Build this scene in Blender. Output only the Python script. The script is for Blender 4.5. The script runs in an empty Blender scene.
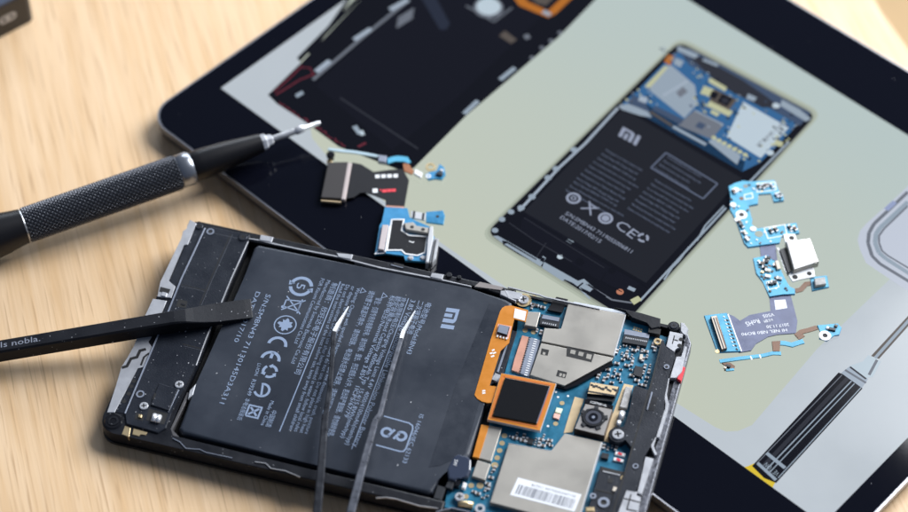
import bpy, bmesh, math, random
from mathutils import Vector, Matrix
random.seed(7)
scene = bpy.context.scene
COL = scene.collection
MM = 0.001
pi = math.pi

# ------------------------------------------------------------------ materials
_mats = {}
def mat(name, color, rough=0.5, metal=0.0, spec=0.5, coat=0.0, bump=0.0, bscale=900.0, speck=0.0, sscale=420.0,
        vary=0.0, vscale=120.0, emit=0.0, aniso=None):
    if name in _mats: return _mats[name]
    m = bpy.data.materials.new(name); m.use_nodes = True
    nt = m.node_tree; b = nt.nodes['Principled BSDF']; L = nt.links.new
    c = (color[0], color[1], color[2], 1)
    b.inputs['Base Color'].default_value = c
    b.inputs['Roughness'].default_value = rough
    b.inputs['Metallic'].default_value = metal
    b.inputs['Specular IOR Level'].default_value = spec
    if coat: b.inputs['Coat Weight'].default_value = coat; b.inputs['Coat Roughness'].default_value = 0.08
    tc = nt.nodes.new('ShaderNodeTexCoord')
    src = None
    if vary:
        n = nt.nodes.new('ShaderNodeTexNoise'); n.inputs['Scale'].default_value = vscale; n.inputs['Detail'].default_value = 6
        n.inputs['Roughness'].default_value = 0.62
        L(tc.outputs['Object'], n.inputs['Vector'])
        mx = nt.nodes.new('ShaderNodeMix'); mx.data_type = 'RGBA'
        mx.inputs[6].default_value = tuple(v*(1-vary) for v in color)+(1,)
        mx.inputs[7].default_value = tuple(min(1, v*(1+vary)) for v in color)+(1,)
        rp = nt.nodes.new('ShaderNodeMapRange'); rp.inputs[1].default_value = 0.3; rp.inputs[2].default_value = 0.7
        L(n.outputs['Fac'], rp.inputs[0]); L(rp.outputs[0], mx.inputs[0]); src = mx.outputs[2]
        rr = nt.nodes.new('ShaderNodeMapRange'); rr.inputs[1].default_value = 0.3; rr.inputs[2].default_value = 0.7
        rr.inputs[3].default_value = max(0.03, rough-0.08); rr.inputs[4].default_value = min(1, rough+0.1)
        L(n.outputs['Fac'], rr.inputs[0]); L(rr.outputs[0], b.inputs['Roughness'])
    if speck:
        # dust: sparse irregular pale flecks and short lint, scattered by a cell pattern
        dv = nt.nodes.new('ShaderNodeTexNoise'); dv.inputs['Scale'].default_value = sscale*2.2; dv.inputs['Detail'].default_value = 2
        L(tc.outputs['Object'], dv.inputs['Vector'])
        va = nt.nodes.new('ShaderNodeVectorMath'); va.operation = 'MULTIPLY_ADD'
        va.inputs[1].default_value = (0.0011,)*3
        L(dv.outputs['Color'], va.inputs[0]); L(tc.outputs['Object'], va.inputs[2])
        v = nt.nodes.new('ShaderNodeTexVoronoi'); v.inputs['Scale'].default_value = sscale*3.6
        L(va.outputs[0], v.inputs['Vector'])
        sep = nt.nodes.new('ShaderNodeSeparateColor'); L(v.outputs['Color'], sep.inputs[0])
        t1 = nt.nodes.new('ShaderNodeMath'); t1.operation = 'MULTIPLY_ADD'     # cell radius, only some cells have a fleck
        t1.inputs[1].default_value = 0.9; t1.inputs[2].default_value = -0.9+0.9*speck*0.22+0.05
        L(sep.outputs[0], t1.inputs[0])
        lt = nt.nodes.new('ShaderNodeMath'); lt.operation = 'LESS_THAN'
        L(v.outputs['Distance'], lt.inputs[0]); L(t1.outputs[0], lt.inputs[1])
        k = nt.nodes.new('ShaderNodeMath'); k.operation = 'MULTIPLY'; L(lt.outputs[0], k.inputs[0]); L(sep.outputs[1], k.inputs[1])
        mx = nt.nodes.new('ShaderNodeMix'); mx.data_type = 'RGBA'
        if src: L(src, mx.inputs[6])
        else: mx.inputs[6].default_value = c
        mx.inputs[7].default_value = (0.50, 0.51, 0.54, 1)
        L(k.outputs[0], mx.inputs[0]); src = mx.outputs[2]
    if src: L(src, b.inputs['Base Color'])
    if emit:
        b.inputs['Emission Strength'].default_value = emit
        b.inputs['Base Color'].default_value = (0.003, 0.003, 0.004, 1)
        if src:
            for l in list(b.inputs['Base Color'].links): nt.links.remove(l)
            L(src, b.inputs['Emission Color'])
        else: b.inputs['Emission Color'].default_value = c
    if bump:
        n = nt.nodes.new('ShaderNodeTexNoise'); n.inputs['Scale'].default_value = bscale; n.inputs['Detail'].default_value = 4
        L(tc.outputs['Object'], n.inputs['Vector'])
        bp = nt.nodes.new('ShaderNodeBump'); bp.inputs['Strength'].default_value = bump; bp.inputs['Distance'].default_value = 0.0003
        L(n.outputs['Fac'], bp.inputs['Height']); L(bp.outputs[0], b.inputs['Normal'])
    _mats[name] = m
    return m

BLACK   = mat('black plastic', (0.009,0.010,0.014), 0.42, spec=0.3, speck=0.8, sscale=330, bump=0.15, vary=0.25)
BLACK2  = mat('matt black plastic', (0.013,0.016,0.024), 0.40, spec=0.32, speck=1.0, sscale=360, bump=0.2, bscale=2500, vary=0.2)
GLOSSBK = mat('gloss black plastic', (0.008,0.008,0.01), 0.16)
DEEP    = mat('recess black', (0.006,0.006,0.007), 0.7)
BATT    = mat('battery wrap', (0.028,0.034,0.047), 0.34, speck=0.5, sscale=210, bump=0.22, bscale=75, vary=0.2, vscale=45)
BATT2   = mat('battery end tape', (0.024,0.029,0.040), 0.30, speck=0.3, sscale=260, bump=0.25, bscale=160, vary=0.2, vscale=90)
INK     = mat('battery print ink', (0.23,0.30,0.43), 0.55)
SILVER  = mat('cast magnesium', (0.46,0.47,0.50), 0.42, 0.45, bump=0.1, vary=0.05, vscale=300)
STEEL   = mat('brushed steel', (0.55,0.56,0.58), 0.30, 0.7, vary=0.1)
CHROME  = mat('bright steel', (0.78,0.79,0.82), 0.22, 0.55)
SHIELD  = mat('nickel shield', (0.37,0.35,0.315), 0.45, 0.6, speck=0.3, sscale=330, bump=0.05, bscale=500, vary=0.045, vscale=60)
SHIELDE = mat('nickel shield edge', (0.75,0.76,0.78), 0.3, 0.5)
PCB     = mat('solder mask blue', (0.010,0.145,0.25), 0.38, speck=0.5, sscale=700, vary=0.3, vscale=320)
FPCB    = mat('flex blue', (0.065,0.345,0.53), 0.42, vary=0.15, vscale=300, speck=0.2, sscale=500)
LPCB    = mat('flex board blue', (0.02,0.20,0.40), 0.42, vary=0.2, vscale=300)
GOLD    = mat('gold pad', (0.78,0.60,0.34), 0.34, 0.8)
BEIGE   = mat('bare gold ground', (0.60,0.46,0.28), 0.5, 0.35, vary=0.12)
ORANGE  = mat('polyimide orange', (0.58,0.205,0.016), 0.38, vary=0.10, vscale=250, coat=0.2)
ORANGED = mat('polyimide dark orange', (0.62,0.17,0.03), 0.4)
COPPER  = mat('copper ribbon', (0.58,0.30,0.22), 0.45, 0.4, vary=0.15)
GREYBLU = mat('grey stiffener', (0.26,0.29,0.36), 0.4, 0.3, vary=0.1)
FLEXDK  = mat('dark violet flex', (0.10,0.115,0.20), 0.4, vary=0.15, vscale=300)
FLEXBK  = mat('black flex', (0.008,0.008,0.011), 0.4, spec=0.3, speck=0.2)
BROWN   = mat('brown flex', (0.15,0.07,0.035), 0.45, vary=0.2)
WHITE   = mat('white paint', (0.80,0.81,0.82), 0.5)
CREAM   = mat('cream plastic', (0.62,0.55,0.46), 0.5)
GREYSIL = mat('grey foam', (0.42,0.41,0.40), 0.8, bump=0.5, bscale=3000, vary=0.25, vscale=800)
RED     = mat('red paint', (0.75,0.04,0.06), 0.5)
PINK    = mat('pale pink led', (0.85,0.50,0.42), 0.4)
LIME    = mat('pale green led', (0.75,0.85,0.62), 0.4)
CERAM   = mat('capacitor brown', (0.10,0.075,0.06), 0.5)
CHIPBK  = mat('chip black', (0.02,0.022,0.027), 0.4)
PAPER   = mat('label paper', (0.78,0.80,0.84), 0.6)
BARINK  = mat('label ink', (0.10,0.11,0.14), 0.6)
SPECKCH = mat('worn bezel metal', (0.10,0.105,0.125), 0.4, 0.4, vary=0.6, vscale=900, bump=0.5)
SENSOR  = mat('sensor glass', (0.007,0.007,0.008), 0.22, bump=0.05)
LENS    = mat('lens glass', (0.01,0.012,0.02), 0.06, coat=0.5)

# ------------------------------------------------------------------ mesh builder (all numbers in millimetres)
class MB:
    def __init__(s, off=(0,0,0)): s.v=[]; s.f=[]; s.mi=[]; s.mats=[]; s.sm=[]; s.off=off
    def m(s, m):
        if m not in s.mats: s.mats.append(m)
        return s.mats.index(m)
    def raw(s, vs, fs, m, smooth=False):
        b=len(s.v); s.v += [tuple(a) for a in vs]; k=s.m(m)
        for f in fs: s.f.append([b+i for i in f]); s.mi.append(k); s.sm.append(smooth)
        return s
    def from_bm(s, bm, m, smooth=False):
        bm.verts.index_update(); bm.verts.ensure_lookup_table()
        s.raw([v.co[:] for v in bm.verts], [[v.index for v in f.verts] for f in bm.faces], m, smooth); bm.free(); return s
    def prism(s, poly, z0, z1, m, bevel=0.0, seg=1, smooth=False, side=None):
        a=sum(poly[i][0]*poly[(i+1)%len(poly)][1]-poly[(i+1)%len(poly)][0]*poly[i][1] for i in range(len(poly)))
        if a<0: poly=poly[::-1]
        bm=bmesh.new(); n=len(poly)
        lo=[bm.verts.new((x,y,z0)) for x,y in poly]; hi=[bm.verts.new((x,y,z1)) for x,y in poly]
        bm.faces.new(hi); bm.faces.new(lo[::-1])
        for i in range(n): bm.faces.new((lo[i],lo[(i+1)%n],hi[(i+1)%n],hi[i]))
        if bevel:
            es=[e for e in bm.edges if abs(e.verts[0].co.z-z1)<1e-7 and abs(e.verts[1].co.z-z1)<1e-7]
            bmesh.ops.bevel(bm, geom=es, offset=bevel, segments=seg, profile=0.5, affect='EDGES', clamp_overlap=True)
        if side is not None:
            bm.normal_update(); bm.verts.index_update()
            vs=[v.co[:] for v in bm.verts]
            top=[[v.index for v in f.verts] for f in bm.faces if f.normal.z>0.9]; oth=[[v.index for v in f.verts] for f in bm.faces if f.normal.z<=0.9]
            b=len(s.v); s.v+=vs
            for fs,mm in ((top,m),(oth,side)):
                k=s.m(mm)
                for f in fs: s.f.append([b+i for i in f]); s.mi.append(k); s.sm.append(smooth)
            bm.free(); return s
        return s.from_bm(bm, m, smooth)
    def holed(s, outer, holes, z0, z1, m, bevel=0.0):
        from mathutils.geometry import tessellate_polygon
        bm=bmesh.new(); polys=[outer]+holes; flatp=[p for q in polys for p in q]
        tris=tessellate_polygon([[Vector((x,y,0)) for x,y in q] for q in polys])
        lo=[bm.verts.new((x,y,z0)) for x,y in flatp]; hi=[bm.verts.new((x,y,z1)) for x,y in flatp]
        for t in tris:
            bm.faces.new([hi[k] for k in t]); bm.faces.new([lo[k] for k in t][::-1])
        k=0
        for q in polys:
            n=len(q)
            for i in range(n): bm.faces.new((lo[k+i],lo[k+(i+1)%n],hi[k+(i+1)%n],hi[k+i]))
            k+=n
        bmesh.ops.recalc_face_normals(bm, faces=bm.faces)
        if bevel:
            es=[e for e in bm.edges if abs(e.verts[0].co.z-z1)<1e-7 and abs(e.verts[1].co.z-z1)<1e-7 and any(abs(f.normal.z)<0.5 for f in e.link_faces)]
            bmesh.ops.bevel(bm, geom=es, offset=bevel, segments=1, profile=0.5, affect='EDGES', clamp_overlap=True)
        return s.from_bm(bm, m)
    def flat(s, poly, z, m):
        a=sum(poly[i][0]*poly[(i+1)%len(poly)][1]-poly[(i+1)%len(poly)][0]*poly[i][1] for i in range(len(poly)))
        if a<0: poly=poly[::-1]
        return s.raw([(x,y,z) for x,y in poly], [list(range(len(poly)))], m)
    def box(s, cx, cy, lx, ly, z0, z1, m, rot=0.0, bevel=0.0):
        c,q=math.cos(rot),math.sin(rot)
        return s.prism([(cx+a*lx/2*c-b*ly/2*q, cy+a*lx/2*q+b*ly/2*c) for a,b in ((-1,-1),(1,-1),(1,1),(-1,1))], z0, z1, m, bevel)
    def cyl(s, x, y, r, z0, z1, m, n=24, bevel=0.0, side=None):
        return s.prism([(x+r*math.cos(2*pi*i/n), y+r*math.sin(2*pi*i/n)) for i in range(n)], z0, z1, m, bevel, side=side)
    def ring(s, x, y, r0, r1, z0, z1, m, n=28, a0=0.0, a1=2*pi):
        full=abs(a1-a0-2*pi)<1e-6; k=n if full else n+1
        vs=[]; fs=[]
        for i in range(k):
            a=a0+(a1-a0)*i/n; c,q=math.cos(a),math.sin(a)
            vs+=[(x+r0*c,y+r0*q,z0),(x+r1*c,y+r1*q,z0),(x+r1*c,y+r1*q,z1),(x+r0*c,y+r0*q,z1)]
        for i in range(n):
            j=(i+1)%k
            for e in range(4): fs.append((4*i+e,4*j+e,4*j+(e+1)%4,4*i+(e+1)%4)[::-1])
        if not full: fs+=[(0,1,2,3),(4*n+3,4*n+2,4*n+1,4*n)]
        return s.raw(vs,fs,m)
    def line(s, pts, w, z0, z1, m, bevel=0.0):
        n=len(pts); Lp=[]; Rp=[]
        for i in range(n):
            p=Vector(pts[i]); d=Vector((0,0))
            if i>0: d+=(p-Vector(pts[i-1])).normalized()
            if i<n-1: d+=(Vector(pts[i+1])-p).normalized()
            d.normalize(); nn=Vector((-d.y,d.x))*w/2
            if 0<i<n-1:
                e=(Vector(pts[i+1])-p).normalized(); k=max(0.5,abs(d.dot(e))); nn/=k
            Lp.append((p+nn)[:]); Rp.append((p-nn)[:])
        return s.prism(Lp+Rp[::-1], z0, z1, m, bevel)
    def tube(s, path, r, m, n=10, flat=1.0):
        P=[Vector(p) for p in path]; rs=r if isinstance(r,(list,tuple)) else [r]*len(P)
        vs=[]; fs=[]
        for i,p in enumerate(P):
            t=(P[min(i+1,len(P)-1)]-P[max(i-1,0)]).normalized()
            a=t.cross(Vector((0,0,1)));  a=a.normalized() if a.length>1e-6 else Vector((1,0,0)); b=a.cross(t)
            for k in range(n):
                q=2*pi*k/n; vs.append((p+a*rs[i]*math.cos(q)+b*rs[i]*flat*math.sin(q))[:])
        for i in range(len(P)-1):
            for k in range(n): fs.append((i*n+k,i*n+(k+1)%n,(i+1)*n+(k+1)%n,(i+1)*n+k))
        fs.append(list(range(n))[::-1]); fs.append([(len(P)-1)*n+k for k in range(n)])
        return s.raw(vs,fs,m,True)
    def bar(s, path, m, up=(0,0,1)):
        # path of (x,y,z,width,height): a tapering rectangular bar with softened edges
        P=[Vector(p[:3]) for p in path]; vs=[]; fs=[]; up=Vector(up)
        for i,p in enumerate(P):
            t=(P[min(i+1,len(P)-1)]-P[max(i-1,0)]).normalized(); a=t.cross(up).normalized(); b=a.cross(t)
            w,h=path[i][3]/2,path[i][4]/2; c=min(w,h)*0.3
            for x,y in ((w-c,-h),(w,-h+c),(w,h-c),(w-c,h),(-w+c,h),(-w,h-c),(-w,-h+c),(-w+c,-h)): vs.append((p+a*x+b*y)[:])
        for i in range(len(P)-1):
            for k in range(8): fs.append((i*8+k,i*8+(k+1)%8,(i+1)*8+(k+1)%8,(i+1)*8+k))
        fs.append(list(range(8))[::-1]); fs.append([(len(P)-1)*8+k for k in range(8)])
        return s.raw(vs,fs,m)
    def lathe(s, A, d, prof, m, n=40, smooth=True):
        A=Vector(A); d=Vector(d).normalized(); a=d.cross(Vector((0,0,1))).normalized(); b=a.cross(d); vs=[]; fs=[]
        for t,r in prof:
            for k in range(n):
                q=2*pi*k/n; vs.append((A+d*t+a*r*math.cos(q)+b*r*math.sin(q))[:])
        for i in range(len(prof)-1):
            for k in range(n): fs.append((i*n+k,i*n+(k+1)%n,(i+1)*n+(k+1)%n,(i+1)*n+k))
        s.raw(vs,fs,m,smooth)
        s.raw(vs[:n],[list(range(n))[::-1]],m); s.raw(vs[-n:],[list(range(n))],m)
        return s
    def text(s, body, p0, p1, h, z, m, fit=True, align='mid'):
        vs,fs=text_mesh(body)
        if not vs: return s
        xs=[v[0] for v in vs]; x0,x1=min(xs),max(xs)
        d=Vector(p1)-Vector(p0); Ln=d.length; d.normalize(); nrm=Vector((-d.y,d.x))
        sy=h/0.72; sx=Ln/(x1-x0) if fit else sy
        out=[]
        for x,y in vs:
            q=Vector(p0)+d*((x-x0)*sx)+nrm*((y-0.36)*sy); out.append((q.x,q.y,z))
        return s.raw(out,fs,m)
    def build(s, name, parent=None, **props):
        me=bpy.data.meshes.new(name); ox,oy,oz=s.off
        me.from_pydata([((x-ox)*MM,(y-oy)*MM,(z-oz)*MM) for x,y,z in s.v],[],s.f)
        for m in s.mats: me.materials.append(m)
        for p,k,sm in zip(me.polygons,s.mi,s.sm): p.material_index=k; p.use_smooth=sm
        me.update()
        o=bpy.data.objects.new(name,me); COL.objects.link(o)
        if parent: o.parent=parent
        for k,v in props.items(): o[k]=v
        return o
_tc={}
def text_mesh(body):
    if body in _tc: return _tc[body]
    cu=bpy.data.curves.new('txt','FONT'); cu.body=body; cu.size=1.0; cu.resolution_u=2
    ob=bpy.data.objects.new('txt',cu); COL.objects.link(ob)
    dg=bpy.context.evaluated_depsgraph_get(); me=bpy.data.meshes.new_from_object(ob.evaluated_get(dg))
    r=([(v.co.x,v.co.y) for v in me.vertices],[list(p.vertices) for p in me.polygons])
    bpy.data.objects.remove(ob); bpy.data.curves.remove(cu); bpy.data.meshes.remove(me)
    _tc[body]=r; return r
def thing(name, label, cat, O, X=(1,0,0), Y=(0,1,0), Z=(0,0,1), group=None):
    e=bpy.data.objects.new(name,None); COL.objects.link(e); e.empty_display_size=0.01
    M=Matrix((X,Y,Z)).transposed().to_4x4(); M.translation=Vector(O); e.matrix_world=M
    e['label']=label; e['category']=cat
    if group: e['group']=group
    return e
def rrect(x0,y0,x1,y1,r,n=6):
    rs=r if isinstance(r,(list,tuple)) else [r]*4; out=[]
    for (cx,cy,a),q in zip(((x1,y1,0),(x0,y1,pi/2),(x0,y0,pi),(x1,y0,3*pi/2)),rs):
        sx=-1 if cx==x1 else 1; sy=-1 if cy==y1 else 1
        for i in range(n+1): t=a+pi/2*i/n; out.append((cx+sx*q+q*math.cos(t), cy+sy*q+q*math.sin(t)))
    return out
def V3(a): return Vector(a)

# ------------------------------------------------------------------ setting: desk and floor
def wood():
    m=bpy.data.materials.new('beech desk top'); m.use_nodes=True; nt=m.node_tree; b=nt.nodes['Principled BSDF']; L=nt.links.new
    tc=nt.nodes.new('ShaderNodeTexCoord'); mp=nt.nodes.new('ShaderNodeMapping'); mp.inputs['Rotation'].default_value=(0,0,math.radians(73))
    L(tc.outputs['Object'],mp.inputs['Vector'])
    def stretched(sx,sy,detail=5,rough=0.55):
        v=nt.nodes.new('ShaderNodeVectorMath'); v.operation='MULTIPLY'; v.inputs[1].default_value=(sx,sy,sx)
        L(mp.outputs[0],v.inputs[0]); n=nt.nodes.new('ShaderNodeTexNoise'); n.inputs['Scale'].default_value=1; n.inputs['Detail'].default_value=detail
        n.inputs['Roughness'].default_value=rough; n.inputs['Distortion'].default_value=0.15; L(v.outputs[0],n.inputs['Vector']); return n.outputs['Fac']
    a=stretched(13,230); r=nt.nodes.new('ShaderNodeValToRGB'); L(a,r.inputs[0])
    e=r.color_ramp.elements; e[0].position=0.28; e[0].color=(0.66,0.43,0.225,1); e[1].position=0.70; e[1].color=(0.775,0.565,0.36,1)
    k=r.color_ramp.elements.new(0.5); k.color=(0.73,0.515,0.31,1)
    f=stretched(42,1250,2,0.4); mr=nt.nodes.new('ShaderNodeMapRange'); mr.inputs[1].default_value=0.58; mr.inputs[2].default_value=0.72; L(f,mr.inputs[0])
    mx=nt.nodes.new('ShaderNodeMix'); mx.data_type='RGBA'; mx.inputs[7].default_value=(0.42,0.26,0.14,1); L(r.outputs[0],mx.inputs[6])
    mk=nt.nodes.new('ShaderNodeMath'); mk.operation='MULTIPLY'; mk.inputs[1].default_value=0.62; L(mr.outputs[0],mk.inputs[0]); L(mk.outputs[0],mx.inputs[0])
    g=stretched(12,520,3,0.5); mr2=nt.nodes.new('ShaderNodeMapRange'); mr2.inputs[1].default_value=0.5; mr2.inputs[2].default_value=0.75; mr2.inputs[4].default_value=0.45; L(g,mr2.inputs[0])
    mx2=nt.nodes.new('ShaderNodeMix'); mx2.data_type='RGBA'; mx2.inputs[7].default_value=(0.57,0.37,0.20,1); L(mx.outputs[2],mx2.inputs[6]); L(mr2.outputs[0],mx2.inputs[0])
    L(mx2.outputs[2],b.inputs['Base Color'])
    b.inputs['Roughness'].default_value=0.42; b.inputs['Specular IOR Level'].default_value=0.4
    bp=nt.nodes.new('ShaderNodeBump'); bp.inputs['Strength'].default_value=0.12; bp.inputs['Distance'].default_value=0.0004; L(f,bp.inputs['Height']); L(bp.outputs[0],b.inputs['Normal'])
    return m
WOOD=wood()
FLOORM=mat('brown floor boards', (0.55,0.37,0.19), 0.5, vary=0.3, vscale=9)
d=MB()
d.prism([(134.47,124.56),(137.72,115.96),(146.41,93.18),(151.85,78.34),(225.47,-124.17),(15.5,-249.42),(-247.56,-209.07),(-402.98,394.2),(-113.04,393.06),(59.73,357.56),(117.34,170.62)], -26, 0, WOOD, bevel=2.0, seg=3)
desk=d.build('desk', kind='structure')
fl=MB(); fl.flat([(-2500,-2500),(2500,-2500),(2500,3500),(-2500,3500)], -730, FLOORM); fl.build('floor', kind='structure')

# ------------------------------------------------------------------ tablet
TOP=6.0
SW,SH,B1,B2,B3,B4=236.11,133.84,8.51,24.18,23.72,8.38
tO=Vector((0.057796,0.032766,0.006000)); tO.z=0
TX,TY=(0.746483,-0.665404,0.000000),(0.665404,0.746483,0.000000)
tab=thing('tablet','black glass tablet lying on the desk, its lit screen showing a photo of phone parts','tablet',tO,TX,TY)
x0,x1,y0,y1=-SW/2-B1,SW/2+B4,-SH/2-B2,SH/2+B3
ALU=mat('tablet dark aluminium',(0.16,0.16,0.18),0.35,0.8,bump=0.1)
RIM=mat('tablet polished rim',(0.36,0.37,0.41),0.34,0.95)
GLASS=mat('tablet black glass',(0.003,0.0035,0.007),0.05,spec=0.22,speck=0.16,sscale=180)
b=MB()
def shrink(k,z0,z1,m,bev=0.0,seg=1): b.prism(rrect(x0+k,y0+k,x1-k,y1-k,9-k*0.8,10),z0,z1,m,bev,seg)
shrink(1.6,0.0,1.2,ALU); shrink(0.5,1.2,3.3,ALU)
b.build('body',tab)
b=MB(); b.prism(rrect(x0,y0,x1,y1,9,12),3.3,5.75,RIM,0.7,3); b.build('rim',tab)
b=MB(); b.prism(rrect(x0+0.7,y0+0.7,x1-0.7,y1-0.7,8.4,12),5.7,TOP,GLASS,0.12); b.build('bezel_glass',tab)
b=MB()
for i in range(30):
    b.box(x1-0.45, y0+22+i*1.5, 0.2, 0.75, 1.4, 2.9, mat('speaker brown mesh',(0.14,0.09,0.05),0.5,0.3))
b.build('speaker_grille',tab)
def scr(name,col): return mat('screen '+name,col,0.12,emit=1.0,spec=0.06)
S_BG=mat('screen backdrop',(0.50,0.555,0.61),0.10,emit=1.0,spec=0.15,vary=0.04,vscale=14)
S_MAT=mat('screen mat',(0.47,0.53,0.455),0.10,emit=1.0,spec=0.15)
def tint():   # the pictured mat drifts from pale cyan to cream across the picture
    nt=S_MAT.node_tree; L=nt.links.new; b_=nt.nodes['Principled BSDF']; tc=nt.nodes.new('ShaderNodeTexCoord'); sp=nt.nodes.new('ShaderNodeSeparateXYZ'); L(tc.outputs['Object'],sp.inputs[0])
    n=nt.nodes.new('ShaderNodeTexNoise'); n.inputs['Scale'].default_value=9; L(tc.outputs['Object'],n.inputs['Vector'])
    a=nt.nodes.new('ShaderNodeMath'); a.operation='MULTIPLY_ADD'; a.inputs[1].default_value=0.05; L(n.outputs['Fac'],a.inputs[0]); L(sp.outputs['Y'],a.inputs[2])
    mr=nt.nodes.new('ShaderNodeMapRange'); mr.inputs[1].default_value=-0.05; mr.inputs[2].default_value=0.085; L(a.outputs[0],mr.inputs[0])
    mx=nt.nodes.new('ShaderNodeMix'); mx.data_type='RGBA'; mx.inputs[6].default_value=(0.54,0.575,0.47,1); mx.inputs[7].default_value=(0.47,0.56,0.55,1); L(mr.outputs[0],mx.inputs[0]); L(mx.outputs[2],b_.inputs['Emission Color'])
tint()
S_BLK=scr('black',(0.004,0.005,0.009)); S_DK=scr('dark',(0.0055,0.0065,0.012)); S_DK2=scr('dark grey',(0.028,0.031,0.042)); S_GR=scr('grey',(0.16,0.18,0.22))
S_LG=scr('light grey',(0.30,0.37,0.45)); S_WH=scr('white',(0.50,0.60,0.68)); S_SIL=scr('silver',(0.36,0.43,0.52)); S_BLUE=scr('blue',(0.035,0.13,0.30)); S_NAVY=scr('navy',(0.055,0.085,0.15))
S_RED=scr('red',(0.15,0.025,0.04)); S_OR=scr('orange',(0.45,0.15,0.02)); S_GOLD=scr('pale gold',(0.50,0.52,0.33)); S_YEL=scr('yellow',(0.70,0.52,0.04)); S_TXT=scr('print',(0.13,0.16,0.24))
S_PALE=scr('pale blue',(0.53,0.58,0.68)); S_SHD=scr('mat rim',(0.27,0.33,0.30)); S_BRN=scr('brown',(0.10,0.085,0.075)); S_BT=scr('pictured battery',(0.014,0.016,0.022)); S_TXT2=scr('bright print',(0.30,0.34,0.45))
b=MB(); zs=TOP+0.02
b.flat([(-SW/2,-SH/2),(SW/2,-SH/2),(SW/2,SH/2),(-SW/2,SH/2)],zs,S_BG)
screen=b.build('screen',tab)
# the pictured cutting mat, clipped at the edge of the screen
def clip(poly):
    def cut(P,f,ix):
        out=[]
        for i in range(len(P)):
            a,c=P[i],P[(i+1)%len(P)]; fa,fc=f(a),f(c)
            if fa>=0: out.append(a)
            if fa*fc<0: t=fa/(fa-fc); out.append((a[0]+(c[0]-a[0])*t,a[1]+(c[1]-a[1])*t))
        return out
    for f in (lambda p:p[0]+SW/2,lambda p:SW/2-p[0],lambda p:p[1]+SH/2,lambda p:SH/2-p[1]): poly=cut(poly,f,0)
    return poly
class SB(MB):
    def sf(s,poly,lv,m):
        p=clip(poly)
        if len(p)>2: s.flat(p,zs+0.012*lv,m)
        return s
    def ln(s,pts,w,lv,m):
        for a,c in zip(pts[:-1],pts[1:]):
            d_=Vector(c)-Vector(a)
            if d_.length<1e-6: continue
            d_.normalize(); n=Vector((-d_.y,d_.x))*w/2
            s.sf([(Vector(a)+n)[:],(Vector(c)+n)[:],(Vector(c)-n)[:],(Vector(a)-n)[:]],lv,m)
        return s
    def dot(s,x,y,rx,lv,m,ry=None,n=18): return s.sf([(x+rx*math.cos(2*pi*i/n),y+(ry or rx)*math.sin(2*pi*i/n)) for i in range(n)],lv,m)
b=SB(); b.sf([(-82.14,-62.14),(-71.62,-64.81),(-30.62,-65.8),(21.56,-64.27),(51.24,-63.82),(76.86,-61.94),(80.04,-61.02),(82.36,-58.58),(83.93,-54.27),(80.99,-20.2),(80.91,28.35),(81.6,50.8),(116.71,73.37),(-37.7,68.72),(-76.8,68.93),(-125.26,22.2),(-109.02,-40.87)],1,S_MAT)
b.build('pictured_mat',screen)
# pictured back cover
b=SB()
b.sf([(-105.22,-58.71),(-107.92,-41.06),(-115.05,-5.05),(-120.42,26.87),(-67.08,78.29),(-59.4,48.51),(-56.21,24.35),(-54.09,-22.28),(-50.74,-49.4),(-51.81,-52.7),(-73.45,-59.06),(-88.54,-58.86),(-100.38,-59.48)],2,S_BLK)
b.sf([(-97.14,-45.49),(-103.43,4.16),(-96.21,50.21),(-68.84,49.38),(-61.29,-19.58),(-60.78,-48.66)],3,S_DK)
b.ln([(-99.7,-44.28),(-101.74,-20.04),(-103.02,3.25)],1.1,4,S_GR); b.ln([(-101.53,-41.12),(-101.8,-34.56)],1.8,5,S_SIL); b.ln([(-102.96,-22.48),(-102.54,-15.07)],1.6,5,S_SIL); b.ln([(-104.24,-4.45),(-103.25,3.02)],1.8,5,S_SIL)
b.ln([(-55.13,-22.08),(-55.77,-14.89)],1.6,4,S_LG); b.ln([(-56.96,-3.25),(-57.09,4.03)],1.6,4,S_LG); b.ln([(-87.98,-43.97),(-55.29,-42.82)],0.7,4,S_DK2)
b.sf([(-76.49,-50.27),(-75.82,-48.73),(-72.17,-50.24),(-72.76,-51.4)],4,S_LG); b.sf([(-73.73,-49.98),(-72.98,-48.97),(-71.2,-49.9),(-71.8,-51.06)],5,S_WH); b.sf([(-99.11,-52.84),(-98.76,-50.08),(-97.38,-50.57),(-97.72,-53.32)],4,S_LG)
for k in range(4): b.ln([(p[0]+k*1.35*0.6,p[1]-k*1.35*0.8) for p in [(-99.45,-5.68),(-98.92,1.31)]],0.8,4,S_GR)
b.sf([(-100.84,6.66),(-97.29,10.07),(-85.69,4.33),(-84.73,1.41),(-86.13,0.06)],5,scr('sheen',(0.02,0.026,0.045)))
b.ln([(-104.81,-56.49),(-105.58,-48.69),(-106.64,-42.31)],0.55,5,S_RED); b.ln([(-103.41,-56.97),(-102.67,-47.12),(-101.13,-41.96)],0.55,6,S_RED); b.ln([(-106.01,-42.94),(-104.17,-41.18),(-100.73,-42.81)],0.4,6,S_RED)
for i in range(11):
    q=[(-99.47,-58.61),(-73.37,-57.82)]; t=i/10; x=q[0][0]+(q[1][0]-q[0][0])*t; y=q[0][1]+(q[1][1]-q[0][1])*t
    b.ln([(x-0.9,y+random.uniform(-.4,.8)),(x+0.2,y+random.uniform(-.6,.9)),(x+1.2,y+random.uniform(-.5,.8))],0.45,5,S_RED)
b.ln([(-69.22,-55.01),(-68.62,-52.1)],0.8,5,S_RED)
b.dot(-82.02,18.87,4.0,5,S_WH); b.ln([(-87.64,14.11),(-76.01,14.92),(-76.16,23.85)],0.6,4,S_GR); b.dot(-81.7,18.52,4.9,4,S_GR)
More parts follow.
